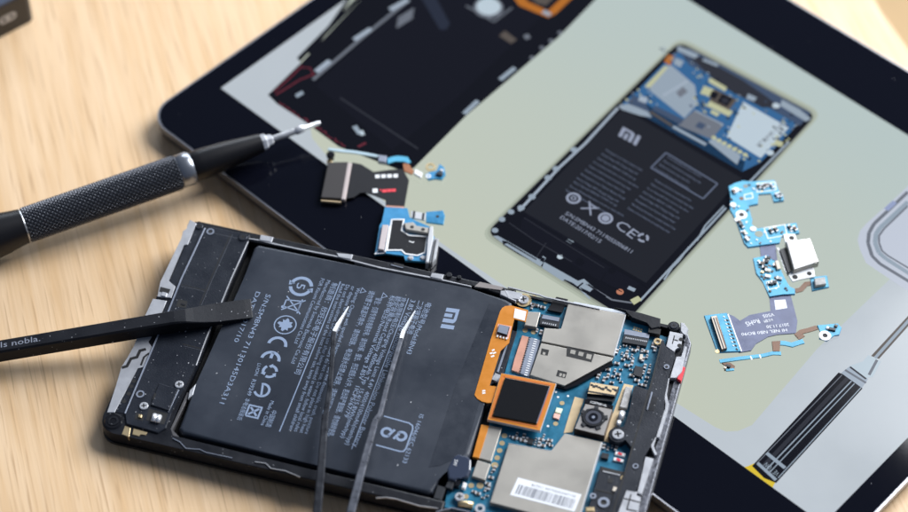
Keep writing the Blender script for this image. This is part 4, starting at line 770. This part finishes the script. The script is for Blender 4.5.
b=PB(); b.prism([(61.78,-13.15),(69.23,-13.28),(69.22,-31.6),(61.84,-31.7)],-2.0,-0.3,BLACK2,0.25); b.prism([(62.28,-13.36),(69.12,-13.42),(69.13,-14.62),(62.32,-14.66)],-1,-0.26,DEEP); b.line([(62.89,-14.69),(67.63,-14.72)],0.3,-0.4,-0.2,SILVER); b.line([(62.41,-20.68),(70.53,-21.07)],0.4,-0.4,-0.22,DEEP)
b.prism([(66.8,-18.78),(69.15,-18.79),(69.09,-20.26),(66.74,-20.25)],-0.5,0.1,CREAM,0.1); b.cyl(65.53,-17.08,0.75,-0.4,-0.22,DEEP,14); b.ring(65.41,-24.22,0.85,1.6,-0.4,0.0,GREYBLU); b.cyl(65.41,-24.22,0.85,-0.4,-0.24,DEEP,16); b.ring(62.15,-22.98,0.4,0.9,-0.4,-0.1,GREYBLU); b.ring(68.62,-15.43,0.4,0.7,-0.4,-0.1,GOLD,14)
b.box(62.38,-27.28,2.4,1.6,-1,0,GOLD,.3,0.3); b.build('earpiece_module',phone)
# dark frame corner at the top right
b=PB(); b.prism([(52.91,39.19),(60.87,38.95),(66.62,38.67),(67.18,35.58),(64.87,34.25),(63.5,36.4),(61.15,36.49),(58.8,36.59),(57.21,38.33)],-2.0,0.1,BLACK,0.3); b.prism([(64.06,35.22),(67.54,35.24),(67.69,33.32),(64.24,33.22)],-2.2,-0.3,DEEP,0.1); b.cyl(70.87,36.92,1.7,-2.0,0.15,BLACK,20,0.2); b.build('corner_bracket',housing)
screw(70.88,36.85,1.1,0.2,DSTEEL,housing)

# ------------------------------------------------------------------ loose flex boards lying on the tablet
def flexthing(label, px):
    c=px; o=tO+Vector(TX)*c[0]*MM+Vector(TY)*c[1]*MM+Vector((0,0,TOP*MM))
    return thing('flex_board',label,'circuit part',o,TX,TY,group='loose charging port boards'), (c[0],c[1],0.0)
rf,roff=flexthing('bright blue U-shaped charging board with dark flex tail, lying on the lit screen',[(54.12,-8.44)][0])
def RB(): return MB(roff)
b=RB()
b.prism([(24.26,10.34),(24.84,12.93),(26,15.4),(27.9,16.43),(32.93,22.2),(36.66,19.39),(38.4,19.21),(40.01,17.51),(38.11,15.02),(35.4,17.3),(32.68,14.24),(35.16,11.04),(33.4,8.4),(37.81,4.84),(38.84,3.09),(41.08,2.94),(42.14,4.49),(48.1,13.03),(51.26,10.49),(48.13,5.65),(49.34,3.24),(43.53,-4.57),(41.65,-4.1),(34.2,1.39),(30.46,3.32),(26.9,8.21)],0.5,1.3,FPCB,0.1,side=LPCB)
up=b.build('upper_board',rf)
b=RB(); z1=1.3
b.ring(34.27,4.09,0.8,1.75,1.2,1.4,WHITE); b.cyl(34.27,4.09,0.8,1.2,1.33,DEEP,14); b.cyl(28.06,14.03,0.75,1.2,1.33,mat('hole',(0.2,0.22,0.2),0.6),14); b.cyl(42.72,1.72,1.25,1.2,1.33,S_MAT,16); b.cyl(30.22,9.26,0.7,1.2,1.33,BROWN,12)
for q in ([(29.87,17.34),(33.47,21.63),(35.69,19.24),(32,14.6)],[(42.4,4.62),(46.16,10.02),(49.07,7.19),(45.8,2.17)],[(29.9,10.9),(31.16,13.22),(32.62,11.83),(31.24,9.67)]):
    b.line(q+[q[0]],0.28,1.25,1.34,WHITE)
for x,y in [(29.98,5.41),(40.25,2.03),(26.88,10.82),(34.68,1.63)]: b.cyl(x,y,1.05,1.25,1.5,WHITE,10,0.15)
b.build('board_print',up)
b=RB()
for x,y,m_ in [(p[0],p[1],k) for p,k in zip([(26.95,9.76),(31.19,16.63),(32.49,18.43),(33.93,19.53),(37.4,17.51),(37.26,0.53),(39.61,-1.03),(44.76,4.98),(45.49,6.49),(48.04,10.02),(49.37,10.74),(41.5,-2.48),(35.96,1.21),(32.2,17.31),(37.93,18.31)],[BROWN,CHIPBK,CERAM,GREYBLU,GREYBLU,CHIPBK,CREAM,CHIPBK,CERAM,CHIPBK,BROWN,WHITE,CERAM,CHIPBK,CHIPBK])]:
    b.box(x,y,1.5,0.9,1.3,1.9,m_,-.3,0.1); b.box(x-.7,y+.25,0.35,0.9,1.3,1.92,SHIELDE,-.3); b.box(x+.7,y-.25,0.35,0.9,1.3,1.92,SHIELDE,-.3)

for x,y in [(28.52,6.79),(31.42,4.56),(27.76,11.66),(28.49,15.17),(30.59,14.93),(32.64,15.76),(32.43,19.5),(38.8,17.18),(31.8,6.03),(34.29,6.75),(37.02,2.77),(38.6,-1.18),(41.79,-1.39),(43.78,-0.57),(44.04,3.47),(44.57,6.7),(47.73,6.99),(48.98,9.28),(43.67,-2.84),(45.15,-0.88),(46.83,1.81)]:
    b.box(x+random.uniform(-.4,.4),y,random.uniform(.5,1.0),random.uniform(.4,.7),1.28,1.28+random.uniform(.06,.4),random.choice([WHITE,CHIPBK,GOLD,SHIELDE,CERAM]),random.choice([0.2,1.77]))
b.build('chip_row',up)
b=RB(); b.prism([(45.55,-1.53),(48.4,2.55),(52.99,-2.45),(50.36,-3.63),(48.73,-4.92)],0.55,0.85,FLEXDK,0.05)
b.prism([(58.91,-14.14),(61.38,-10.75),(62.86,-9.33),(70.97,-16.4),(73.38,-20.29),(69.9,-24.26),(68.3,-26.89),(67.36,-31.29),(67.88,-34.29),(65.79,-37.22),(54.36,-28.42),(56.53,-27.73),(58.89,-27.92),(59.56,-24.18),(63.1,-18.91)],0.4,0.8,FLEXDK,0.05)
fx=b.build('flex_tail',rf)
b=RB(); b.prism([(61.44,-14.99),(63.61,-12.56),(65.92,-14.68),(63.9,-17.53)],0.78,0.83,PAPER)
for body,a_,c_,h in (('2017.11.30',(70.02,-19.2),(65.86,-24.43),1.1),('HI NEL NB0 BO90',(70.83,-21.21),(62.32,-31.59),1.1),('V505',(64.61,-19.26),(62.75,-22.06),1.2),('V-0 BM',(65.53,-20.93),(64.09,-23.32),1.1),('RoHS',(63.03,-24.08),(61,-27.8),1.7)): b.text(body,a_,c_,h,0.83,PAPER)
b.build('flex_print',fx)
b=RB(); b.prism([(47.26,-6.95),(49.74,-2.92),(51.86,-3.73),(53.05,-2.86),(58.29,-6.31),(61.57,-8.2),(63.4,-7.71),(64.54,-9.22),(62,-11.74),(59.76,-15.23),(54.93,-12.03),(51.38,-10.8)],0.5,1.3,FPCB,0.1,side=LPCB); mid=b.build('middle_board',rf)
b=RB()
for x,y,m_ in [(p[0],p[1],k) for p,k in zip([(50.97,-5.49),(52.17,-7.52),(53.51,-7.82),(57.18,-11.14),(57.59,-10.23),(54.05,-4.67),(57.83,-7.91),(54.92,-9.64),(50.58,-6.92),(50.57,-4.01)],[CHIPBK,CHIPBK,CREAM,CHIPBK,CHIPBK,BROWN,GREYSIL,WHITE,CERAM,CHIPBK])]:
    b.box(x,y,1.5,1.1,1.3,1.9,m_,.5,0.1); b.box(x-.65,y-.35,0.35,1.0,1.3,1.92,SHIELDE,.5)
b.line([(55.65,-11.56),(57.32,-8.92),(59.58,-10.42),(58.03,-13.2),(55.65,-11.56)],0.25,1.25,1.34,WHITE); b.prism([(52.79,-3.75),(53.45,-2.91),(55.95,-4.97),(55.34,-5.87)],1.3,2.0,CREAM,.1); 
for x,y in [(49.01,-6.82),(50.65,-8.45),(52.91,-9.45),(54.74,-10.86),(52.77,-5.89),(54.81,-7.11),(56.85,-8.32),(59.1,-9.32),(61.08,-9.51),(62.41,-9.8),(59.61,-11.43),(59.03,-13.55),(53.19,-10.76),(51.37,-4.57),(53.37,-4.26)]:
    b.box(x+random.uniform(-.4,.4),y,random.uniform(.5,1.0),random.uniform(.4,.7),1.28,1.28+random.uniform(.06,.4),random.choice([WHITE,CHIPBK,GOLD,SHIELDE,CERAM]),random.choice([0.2,1.77]))
b.build('chip_row',mid)
b=RB(); b.prism([(51.14,3.39),(55.61,9.5),(63.06,3.89),(59.62,-3.82)],1.0,3.4,mat('port shell',(0.62,0.62,0.61),0.35,0.45),0.45,3,side=SHIELD); b.line([(55,8.49),(62.87,2.67)],0.3,3.3,3.46,SHIELD); b.prism([(51.2,0.59),(51.9,2.6),(58.92,-3.45),(58.65,-5.03)],0.8,2.0,CHIPBK,0.15)
for t in range(6):
    q=[(52.1,0.64),(58.4,-4.22)]; b.box(q[0][0]+(q[1][0]-q[0][0])*t/5-1,q[0][1]+(q[1][1]-q[0][1])*t/5,2.2,0.5,1.2,1.5,SHIELDE,-.5)
usb=b.build('usb_port',rf)
b=RB(); b.prism([(48.15,6.4),(50.65,9.01),(53.33,6.7),(50.98,3.92)],1.3,1.7,WHITE,0.1); b.prism([(58.41,-3.64),(62.58,2.4),(65,-0.19),(62.3,-4.39),(61.38,-6.32),(59.14,-5.31)],1.3,1.7,WHITE,0.1); b.cyl(50.97,6.92,0.8,1.6,1.73,DEEP,14); b.cyl(60.83,-4.45,0.85,1.6,1.73,DEEP,14); b.cyl(63.08,-0.47,0.75,1.6,1.73,DEEP,14); b.build('mounting_lug',usb)
def ribbon(pts,w,z0,z1,m,B): B.line(pts,w,z0,z1,m)
b=RB(); ribbon([(63.7,-8.02),(64.63,-6.35),(64.43,-3.66),(65.91,-1.73)],1.5,0.6,0.9,BROWN,b); b.build('microphone_flex',rf)
b=RB(); b.prism([(63.82,-0.95),(67.04,3.06),(70.09,-0.05),(67.34,-4.66)],0.5,1.1,FPCB,0.1,side=LPCB); b.prism([(65.49,-1.36),(67.36,1.27),(69.23,-0.61),(67.35,-3.35)],1.1,2.3,GREYSIL,0.15); b.build('microphone_pad',rf)
b=RB(); b.prism([(50.27,-33.82),(54.37,-28.48),(66.04,-36.7),(61.37,-41.65)],0.5,1.2,FPCB,0.1,side=LPCB); cb=b.build('connector_board',rf)
b=RB(); b.prism([(52.29,-33.53),(53.33,-31.87),(62.96,-39.29),(62.2,-40.91)],1.2,2.3,CREAM,0.15,side=CHIPBK); b.line([(53.29,-33.38),(62.53,-40.23)],0.35,2.2,2.36,CHIPBK); b.line([(53.67,-32.75),(62.87,-39.55)],0.3,2.2,2.36,BROWN); b.cyl(61.28,-41.45,0.7,1.1,1.35,GOLD,10)
for t in range(9):
    q=[(56.29,-30.54),(64.83,-36.97)]; x=q[0][0]+(q[1][0]-q[0][0])*t/8; y=q[0][1]+(q[1][1]-q[0][1])*t/8; b.box(x,y,0.8,0.35,1.15,1.35,CHIPBK); b.box(x-1.5,y+.3,0.6,0.3,1.15,1.3,WHITE)
b.line([(55.02,-28.7),(66.22,-36.65)],0.35,1.1,1.28,WHITE); b.build('board_connector',cb)
b=RB(); ribbon([(74,-21.09),(74.16,-18.93),(75.4,-16.74),(76.52,-14.41)],1.5,0.55,0.85,BROWN,b); ribbon([(75.7,-20.48),(73.98,-20.11)],2.2,0.5,0.8,BROWN,b); b.build('key_flex',rf)
b=RB(); b.prism([(76.15,-13.96),(80.1,-9.23),(81.86,-9.78),(82.89,-12.33),(81.91,-13.52),(81.65,-16.53),(79.44,-17.39),(78.65,-15.37)],0.5,1.1,FPCB,0.1,side=LPCB); b.ring(80.17,-15.55,0.75,1.75,1.0,1.3,WHITE); b.cyl(80.17,-15.55,0.75,1,1.13,DEEP,12); b.box(80.29,-12.36,2.0,1.0,1.0,1.6,CHIPBK,.5,.1); b.box(79.12,-12.72,1.0,0.9,1.0,1.5,WHITE,.3,.1); b.box(80.36,-10.53,0.9,0.9,1.0,1.5,CERAM,.3,.1); b.build('key_pad',rf)
b=RB(); b.line([(72.01,-26.51),(73.35,-25.43),(75.16,-24.51),(76.09,-22.42),(76.79,-21.2)],1.5,0.5,0.9,FPCB); b.line([(63.78,-43.49),(67.34,-38.67),(71.47,-33.3),(73.01,-30.63),(74.76,-29.17)],1.15,0.5,0.9,FPCB); b.build('side_key_strip',rf)
b=RB(); b.prism([(70.23,-27.61),(71.91,-25.7),(74.05,-28.96),(72.7,-30.25)],0.4,1.0,BROWN,.05); b.prism([(64.61,-43.59),(66.22,-41.86),(68,-41.83),(68.62,-43.07),(66.7,-45.13),(66.15,-43.6)],0.4,0.9,BROWN,.05); b.box(66.75,-43.48,1.4,0.9,.8,1.5,CHIPBK,.4,.1); b.box(66.46,-44.49,.8,.8,.8,1.4,CREAM,.4,.1); b.line([(67.07,-44.8),(68.54,-43.01)],.7,.6,1.0,FPCB)
b.line([(69.03,-36.03),(70.16,-36.79)],.4,.85,.95,WHITE); b.line([(70.61,-33.88),(71.69,-34.58)],.4,.85,.95,WHITE); b.build('key_flex',rf)

lf,loff=flexthing('black and blue charging board with silver port, lying across the tablet bezel edge',[(-46.39,-66.66)][0])
def LB(): return MB(loff)
b=LB(); b.prism([(-65.37,-61.52),(-62.77,-60.12),(-57.81,-59.87),(-54.84,-55.71),(-52.22,-52.81),(-47.74,-54.76),(-44.18,-59.6),(-40.95,-64.06),(-45.26,-67.52),(-47.37,-65.33),(-50.55,-66.25),(-53.72,-67.33),(-54.94,-68.67),(-54.9,-71.3),(-56.43,-73.43)],0.7,1.1,FLEXBK,0.06); lfx=b.build('black_flex',lf)
b=LB()
for i in range(4):
    q=[(-55.67,-60.32),(-51.87,-56.34)]; b.box(q[0][0]+(q[1][0]-q[0][0])*i/3,q[0][1]+(q[1][1]-q[0][1])*i/3,1.35,1.35,1.05,1.16,WHITE,-.75)
b.box(-52.13,-64.98,1.6,1.5,1.05,1.16,WHITE,-.75)
for q in ([(-50.04,-63.09)],[(-49.06,-61.93)],[(-48.24,-61.03)]): b.box(q[0][0],q[0][1],1.1,1.4,1.05,1.16,RED,-.75)
b.box(-51.19,-63.64,0.5,0.5,1.05,1.15,RED,-.75); b.line([(-45.44,-67.2),(-41.22,-63.78)],0.6,1.0,1.15,COPPER); b.build('flex_print',lfx)
b=LB(); b.prism([(-70.07,-67.05),(-65.84,-62.77),(-56.85,-74.88),(-61.53,-78.7)],0.8,2.0,mat('connector dark taupe',(0.040,0.036,0.036),0.42,spec=0.3),0.15); b.line([(-65.16,-62.75),(-56.05,-74.73)],1.3,0.8,2.1,mat('connector rim',(0.55,0.47,0.45),0.4,.5),0.2); b.line([(-60.93,-79.29),(-56.13,-75.59)],0.35,.8,1.6,BEIGE); b.build('board_connector',lf)
b=LB(); b.line([(-74.3,-62.94),(-70.92,-60.69),(-67.66,-58.31),(-64.42,-56.36),(-61.13,-54.48)],0.95,1.1,1.6,mat('pale strip',(0.42,0.55,0.62),.4),.1); b.prism([(-61.13,-54.3),(-58.85,-52.87),(-57.18,-55.17),(-59.26,-56.41)],.9,2.2,GREYBLU,.2)
b.prism([(-58.53,-53.2),(-57.95,-51.6),(-56.88,-50.06),(-54.39,-48.36),(-52.09,-49.31),(-52.44,-50.28),(-53.92,-50.5),(-55.88,-52.2),(-56.83,-54.66)],1.0,1.5,FPCB,.1); b.build('side_key_strip',lf)
b=LB(); b.prism([(-53.7,-51.26),(-52.77,-49.97),(-49.12,-51.15),(-48.58,-52.56),(-51.24,-53.29)],.9,1.3,mat('rust flex',(0.30,0.11,0.04),.45),.05); b.prism([(-49.3,-50.47),(-46.53,-50.03),(-45.42,-51.91),(-48.15,-52.21)],1.0,1.7,WHITE,.2); b.build('key_flex',lf)
b=LB(); b.prism([(-45.62,-50.01),(-45.38,-48.14),(-44.03,-46.28),(-45.54,-43.56),(-43.46,-43.68),(-41.14,-45.5),(-40.61,-47.71),(-42.49,-48.99),(-43.46,-50.66)],.6,1.3,LPCB,.1,side=FPCB); b.ring(-46.71,-46.28,1.0,1.5,.7,1.2,GOLD); b.ring(-44.46,-49.69,0.4,0.8,1.2,1.4,WHITE); b.box(-42.36,-46.95,1.9,1.1,1.2,2.0,CHIPBK,.4,.1); b.box(-42.9,-45.48,1.0,1.0,1.2,2.0,SHIELDE,.4,.1); b.build('key_pad',lf)
b=LB(); b.cyl(-71.66,-64.39,1.0,0,2.0,GLOSSBK,14,.2); b.cyl(-71.61,-64.52,1.3,1.6,2.6,GLOSSBK,14,.3); b.cyl(-70.76,-65.86,0.9,.2,1.0,GOLD,12,.2); b.build('microphone_plug',lf)
b=LB(); b.prism([(-45.12,-68.04),(-39.87,-63.68),(-36.86,-65.96),(-35.56,-65.81),(-29.29,-64.19),(-27.9,-66.1),(-25.01,-66.58),(-20.87,-73.57),(-21.8,-75.25),(-26.24,-78.91),(-27.81,-77.81),(-32.35,-80.87),(-34.37,-83.44),(-41.31,-74.21),(-41.43,-73.06)],1.0,1.8,LPCB,.08,side=FPCB); lb=b.build('port_board',lf)
b=LB(); INN=[(-40.03,-70.3),(-37.39,-67.79),(-34.92,-71.41),(-32.01,-71.27),(-27.78,-67.88),(-24.06,-72.85),(-24.85,-75.15),(-27.91,-77.16),(-29.65,-76.91),(-32.77,-79.89)]
b.prism(INN,1.75,1.95,FLEXBK,.05); b.line(INN+[INN[0]],0.42,1.7,2.0,WHITE); b.line([(-34.8,-80.76),(-34.39,-83.3),(-32.53,-80.99)],.3,1.7,1.86,WHITE); b.line([(-30.48,-72.88),(-29.22,-72.48),(-29.27,-72)],.3,1.9,2.0,WHITE); b.build('black_shield',lb)
b=LB(); b.prism([(-40.14,-74.21),(-38.75,-73),(-32.95,-81.05),(-34.41,-81.92)],1.8,2.9,mat('taupe connector',(0.52,0.46,0.46),.4,.2),.15); b.line([(-38.43,-72.9),(-32.46,-80.96)],.3,1.8,2.4,WHITE); b.build('board_connector',lb)
b=LB(); b.prism([(-35.03,-60.71),(-31.73,-56.78),(-29.86,-57.9),(-27.86,-60.75),(-32.26,-63.65)],.9,1.5,LPCB,.1,side=FPCB); b.cyl(-31.23,-59.71,.5,1.4,1.55,DEEP,12); b.prism([(-38.28,-63.82),(-34.43,-61.34),(-32.69,-63.62),(-36.4,-65.8)],1.3,1.9,SHIELDE,.1); b.line([(-37.46,-63.25),(-35.7,-65.4)],.7,1.8,1.98,CHIPBK); b.line([(-34.9,-61.9),(-33.25,-63.99)],.7,1.8,1.98,CHIPBK); b.build('antenna_tab',lf)
b=LB(); b.prism([(-36.06,-69.4),(-34.28,-67.16),(-32.29,-67.96),(-29.36,-65.43),(-27.83,-67.49),(-33.71,-70.95)],1.7,3.0,SHIELD,.3); b.cyl(-33.01,-68.93,.6,2.9,3.05,DEEP,10); b.cyl(-29.98,-67.38,.6,2.9,3.05,DEEP,10)
b.prism([(-29.33,-65.34),(-28.67,-64.44),(-25.22,-67.89),(-19.96,-75.63),(-20.46,-76.38),(-25.87,-69.58)],0.4,3.4,SHIELDE,.3); b.prism([(-25.68,-67.05),(-24.27,-66.51),(-19.64,-72.75),(-19.16,-75.2),(-19.8,-75.28)],0.4,2.9,STEEL,.3); b.line([(-24.47,-67.83),(-19.27,-75.08)],.5,1.0,3.1,CHIPBK)
b.cyl(-25.68,-77.27,0.9,1.7,2.3,CHROME,12,.3); b.cyl(-23.08,-74.67,0.9,1.7,2.3,CHROME,12,.3); b.build('usb_port',lf)

# ------------------------------------------------------------------ precision screwdriver
sa=Vector([(-127.44,0.27,8.5)][0]); sb=Vector([(-59.4,32.66,12.2)][0])
sdir=(sb-sa).normalized()
base=sa*MM; base.z=0
sd=thing('screwdriver','black knurled precision screwdriver with its tip resting over the tablet corner','screwdriver',base)
so=(sa.x,sa.y,0)
def DB(): return MB(so)
KN=mat('knurled black aluminium',(0.075,0.082,0.10),0.30,0.4); SDB=mat('satin black handle',(0.006,0.006,0.008),0.38,spec=0.3); 
Rk=5.35; L0,L1=-0.2,48.6; nu,nv=24*8,34*8
a_=sdir.cross(Vector((0,0,1))).normalized(); b_=a_.cross(sdir)
vs=[];fs=[]
def tri(t): t=t%1.0; return abs(t-0.5)*2
for j in range(nv+1):
    for i in range(nu):
        q=2*pi*i/nu; uu=24*i/nu; vv=34*j/nv
        h=min(tri((uu+vv)*1.0),tri((uu-vv)*1.0))
        e=min(1,j/4,(nv-j)/4); r_=Rk-0.46+0.9*min(h,0.62)*e
        vs.append((sa+sdir*(L0+(L1-L0)*j/nv)+a_*r_*math.cos(q)+b_*r_*math.sin(q))[:])
for j in range(nv):
    for i in range(nu): fs.append((j*nu+i,j*nu+(i+1)%nu,(j+1)*nu+(i+1)%nu,(j+1)*nu+i))
b=DB(); b.raw(vs,fs,KN); b.lathe(sa,sdir,[(-0.6,Rk-.2),(-0.3,Rk+.0),(0,Rk-.3)],STEEL,48); b.build('knurled_grip',sd)
b=DB(); b.lathe(sa,sdir,[(-62,5.0),(-61,5.8),(-40,6.3),(-22,7.2),(-14,7.0),(-7,6.3),(-2,5.5),(-0.4,5.3)],SDB,48); b.build('end_cap',sd)
b=DB(); b.lathe(sa,sdir,[(48.4,4.9),(48.7,5.2),(52.0,5.2),(52.8,4.7)],mat('collar steel',(0.30,0.32,0.36),0.28,0.8),48); b.build('collar',sd)
b=DB(); b.lathe(sa,sdir,[(52.6,4.5),(53.2,4.7),(56,4.75),(64,4.2),(74,3.05),(75.2,2.9)],SDB,48); b.build('neck',sd)
b=DB(); b.lathe(sa,sdir,[(75.0,2.5),(75.4,2.7),(76.6,2.7),(77.0,2.0),(78.6,1.7),(79.0,1.1)],CHROME,6,False); b.lathe(sa,sdir,[(78.8,1.0),(86.5,0.95)],STEEL,20); b.lathe(sa,sdir,[(86.3,0.95),(86.6,1.25),(89.0,1.2),(89.6,.8),(94,.7),(94.6,.5)],CHROME,16); b.build('blade_bit',sd)

# ------------------------------------------------------------------ spudger
NY=mat('black nylon spudger',(0.008,0.009,0.013),0.5,spec=0.2,speck=0.8,sscale=300,bump=0.12,bscale=1500,vary=0.2)
p0=Vector([(-128.43,-44.32,6)][0]); p1=Vector([(-75.94,-35.48,11.5)][0]); p2=Vector([(-57.59,-30.17,10.2)][0])
dirs=(p1-p0).normalized(); st=p0-dirs*70
base=Vector((p0.x,p0.y,0))*MM
spd=thing('spudger','black plastic pry tool lying over the speaker end of the phone, tip on battery','pry tool',base)
def bar4(path,m,B):
    vs=[];fs=[]
    for (p,sx,w,h,dz) in path: pass
nrm=Vector((-dirs.y,dirs.x,0)).normalized()
b=MB((p0.x,p0.y,0))
secs=[]   # (centre, half width, top z offset, bottom z offset, chamfer)
def sec(p,hw,zt,zb,c): return [(p+nrm*s_*(hw-(c if k else 0))+Vector((0,0,zz)))[:] for s_,zz,k in ((1,zb,1),(1,zb+c,0),(1,zt-c,0),(1,zt,1),(-1,zt,1),(-1,zt-c,0),(-1,zb+c,0),(-1,zb,1))]
L_=(p1-p0).length
for t,hw,zt,zb,c in ((-70,2.3,2.0,-3.0,.5),(0,2.3,2.0,-3.0,.5),(L_*0.55,2.35,2.0,-3.0,.5),(L_*0.82,2.4,2.0,-3.0,.5),(L_*0.94,2.45,1.95,-2.8,.45),(L_*1.0,2.6,1.6,-2.2,.35)): secs.append(sec(p0+dirs*t,hw,zt,zb,c))
for t,hw,zt,zb,c in ((0.12,2.85,1.25,-1.9,.25),(0.28,3.2,.95,-1.5,.2),(0.45,3.45,.7,-1.0,.12),(0.9,3.5,.35,-.2,.06),(0.985,3.45,.2,-.15,.05),(1.0,3.3,.1,-.12,.04)): secs.append(sec(p1+(p2-p1)*t,hw,zt,zb,c))
vs=[v for s_ in secs for v in s_]; n_=len(secs); fs=[(i*8+k,i*8+(k+1)%8,(i+1)*8+(k+1)%8,(i+1)*8+k) for i in range(n_-1) for k in range(8)]+[list(range(8))[::-1],[(n_-1)*8+k for k in range(8)]]
b.raw(vs,fs,NY); b.build('shaft',spd)
b=MB((p0.x,p0.y,0)); 
tv,tf=text_mesh('Is nobla.'); xs=[v[0] for v in tv]; xm,xM=min(xs),max(xs)
e0=Vector([(-127.6,-44.71,8.5)][0]); ln_=11.3
ov=[]
for x,y in tv:
    k=(x-xm)/(xM-xm)*ln_+0.5; pp=p0+dirs*k+nrm*((y-0.3)*2.9+0.1); ov.append((pp.x,pp.y,pp.z+2.03))
b.raw(ov,tf,mat('pale print',(0.24,0.26,0.32),.5)); b.build('lettering',spd)

# ------------------------------------------------------------------ tweezers
TW=mat('tweezer steel dark',(0.05,0.053,0.062),0.32,0.7,bump=0.1,bscale=2500,vary=0.25,vscale=400)
TWT=mat('tweezer tip bright',(0.60,0.61,0.63),0.3,0.65)
TWL=mat('tweezer steel lit',(0.17,0.18,0.21),0.3,0.7,vary=0.2,vscale=400)  # same steel, paler: light on the right arm put into its colour
A=[(-29.84,-29.66,11.6),(-31.11,-33.27,12),(-32.51,-37.16,12.5),(-33.43,-40.46,13),(-33.45,-60.65,13.2),(-34.02,-68.18,13.2),(-34.23,-70.21,13.2),(-34.35,-88.52,12.4),(-34.64,-99.86,11.6),(-33.9,-118.98,8.5),(-30.25,-148.35,3.4),(-28.25,-161.73,2.2)]
Bp=[(-10.6,-30.25,11.6),(-12.07,-34.27,12),(-13.79,-38.88,12.5),(-14.41,-42.33,13),(-17.77,-59.45,13.2),(-19.24,-68.71,13.2),(-20.49,-71.12,13.2),(-23.64,-88.18,12.4),(-25.65,-99.57,11.6),(-27.89,-118.79,8.5),(-27.7,-148.27,3.4),(-27.74,-161.72,2.2)]
tb=Vector(((A[-1][0]+Bp[-1][0])/2,(A[-1][1]+Bp[-1][1])/2,0))
tw=thing('tweezers','pair of dark steel fine-tip tweezers lying open across the battery','tweezers',tb*MM)
Wd=[.3,.75,1.25,1.3,1.3,1.45,1.75,2.1,2.3,2.8,4.5,5.0]; Hd=[.25,.7,1.1,1.4,1.5,1.6,1.7,1.8,1.9,2,1.8,1.8]
for P_ in (A,Bp):
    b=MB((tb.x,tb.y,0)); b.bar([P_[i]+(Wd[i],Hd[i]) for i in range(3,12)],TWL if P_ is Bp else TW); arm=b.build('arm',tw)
    b=MB((tb.x,tb.y,0)); b.bar([P_[i]+(Wd[i],Hd[i]) for i in range(0,3)]+[tuple(Vector(P_[2]).lerp(Vector(P_[3]),.95))+(1.3,1.38)],TWT); b.build('tip',arm)

# ------------------------------------------------------------------ black box at the top left
F0=Vector((-139.0,96.2)); e1=Vector((-149.41+139.57,88.12-96.64)).normalized(); e2=Vector((e1.y,-e1.x))
if e2.y<0: e2=-e2
BXM=mat('dark box body',(0.022,0.019,0.017),0.45); BXT=mat('dark box lid',(0.055,0.07,0.11),0.3)
ctr=F0+e1*25+e2*22
bx=thing('small_box','dark rounded charger box with a pale port mark at the desk corner','box',(ctr.x*MM,ctr.y*MM,0))
b=MB((ctr.x,ctr.y,0))
loc=rrect(-25,-22,25,22,2.5,5)
def lw(p): return tuple(ctr-e1*p[0]+e2*p[1]) if False else (ctr.x+e1.x*p[0]+e2.x*p[1],ctr.y+e1.y*p[0]+e2.y*p[1])
b.prism([lw(p) for p in loc],0,12.0,BXM,0.4,2); b.build('case',bx)
b=MB((ctr.x,ctr.y,0)); b.prism([lw((p[0]*.985,p[1]*.985)) for p in loc],12.0,12.8,BXT,0.4,2); b.build('lid',bx)
b=MB((ctr.x,ctr.y,0))
def onface(s_,z,d_=0.05): q=F0+e1*s_-e2*d_; return (q.x,q.y,z)
PILL=mat('port mark grey',(0.42,0.40,0.38),.5)
cs,cz=9.6,6.4; pill=[]
for k in range(24):
    t=2*pi*k/24; pill.append(onface(cs+(1.6 if math.cos(t)>0 else -1.6)+1.6*math.cos(t),cz+1.6*math.sin(t)))
b.raw(pill,[list(range(24))],PILL)
for s2 in (-1.4,1.4):
    b.raw([onface(cs+s2+.7*math.cos(2*pi*k/12),cz+.7*math.sin(2*pi*k/12),.09) for k in range(12)],[list(range(12))],DEEP)
b.build('port_mark',bx)

# ------------------------------------------------------------------ camera
cd=bpy.data.cameras.new('camera'); co=bpy.data.objects.new('camera',cd); COL.objects.link(co)
M=Matrix((Vector((0.999652,0.020236,0.016924)),Vector((-0.026380,0.766824,0.641316)),-Vector((0.000000,0.641539,-0.767091)))).transposed().to_4x4(); M.translation=Vector((-0.000000,-0.424673,0.507784)); co.matrix_world=M
cd.sensor_width=36; cd.lens=87.634; cd.clip_start=0.02; cd.clip_end=50
cd.dof.use_dof=True; cd.dof.focus_distance=0.628; cd.dof.aperture_fstop=6.7; cd.dof.aperture_blades=7
scene.camera=co

# ------------------------------------------------------------------ light: one window behind to the right, an added sheen lamp, dim room
def area(name,loc,target,sx,sy,power,color):
    l=bpy.data.lights.new(name,'AREA'); l.shape='RECTANGLE'; l.size=sx; l.size_y=sy; l.energy=power; l.color=color
    o=bpy.data.objects.new(name,l); COL.objects.link(o); o.location=loc
    d_=(Vector(target)-Vector(loc)).normalized(); o.rotation_euler=d_.to_track_quat('-Z','Y').to_euler(); return o
area('window_light',(0.82,0.66,0.84),(0.02,0.0,0),0.8,0.8,41,(0.95,0.97,1.0))
area('sheen_lamp',(0.05,1.55,0.62),(0,0,0),1.1,0.36,15,(0.85,0.92,1.0))  # added low behind for sheen on battery and wood, stands for no window
w=bpy.data.worlds.new('World'); scene.world=w; w.use_nodes=True
bg=w.node_tree.nodes['Background']; bg.inputs[0].default_value=(0.54,0.69,1.0,1); bg.inputs[1].default_value=0.17
scene.view_settings.view_transform='Standard'; scene.view_settings.look='None'; scene.view_settings.exposure=0.0; scene.view_settings.gamma=1.0
scene.cycles.max_bounces=8
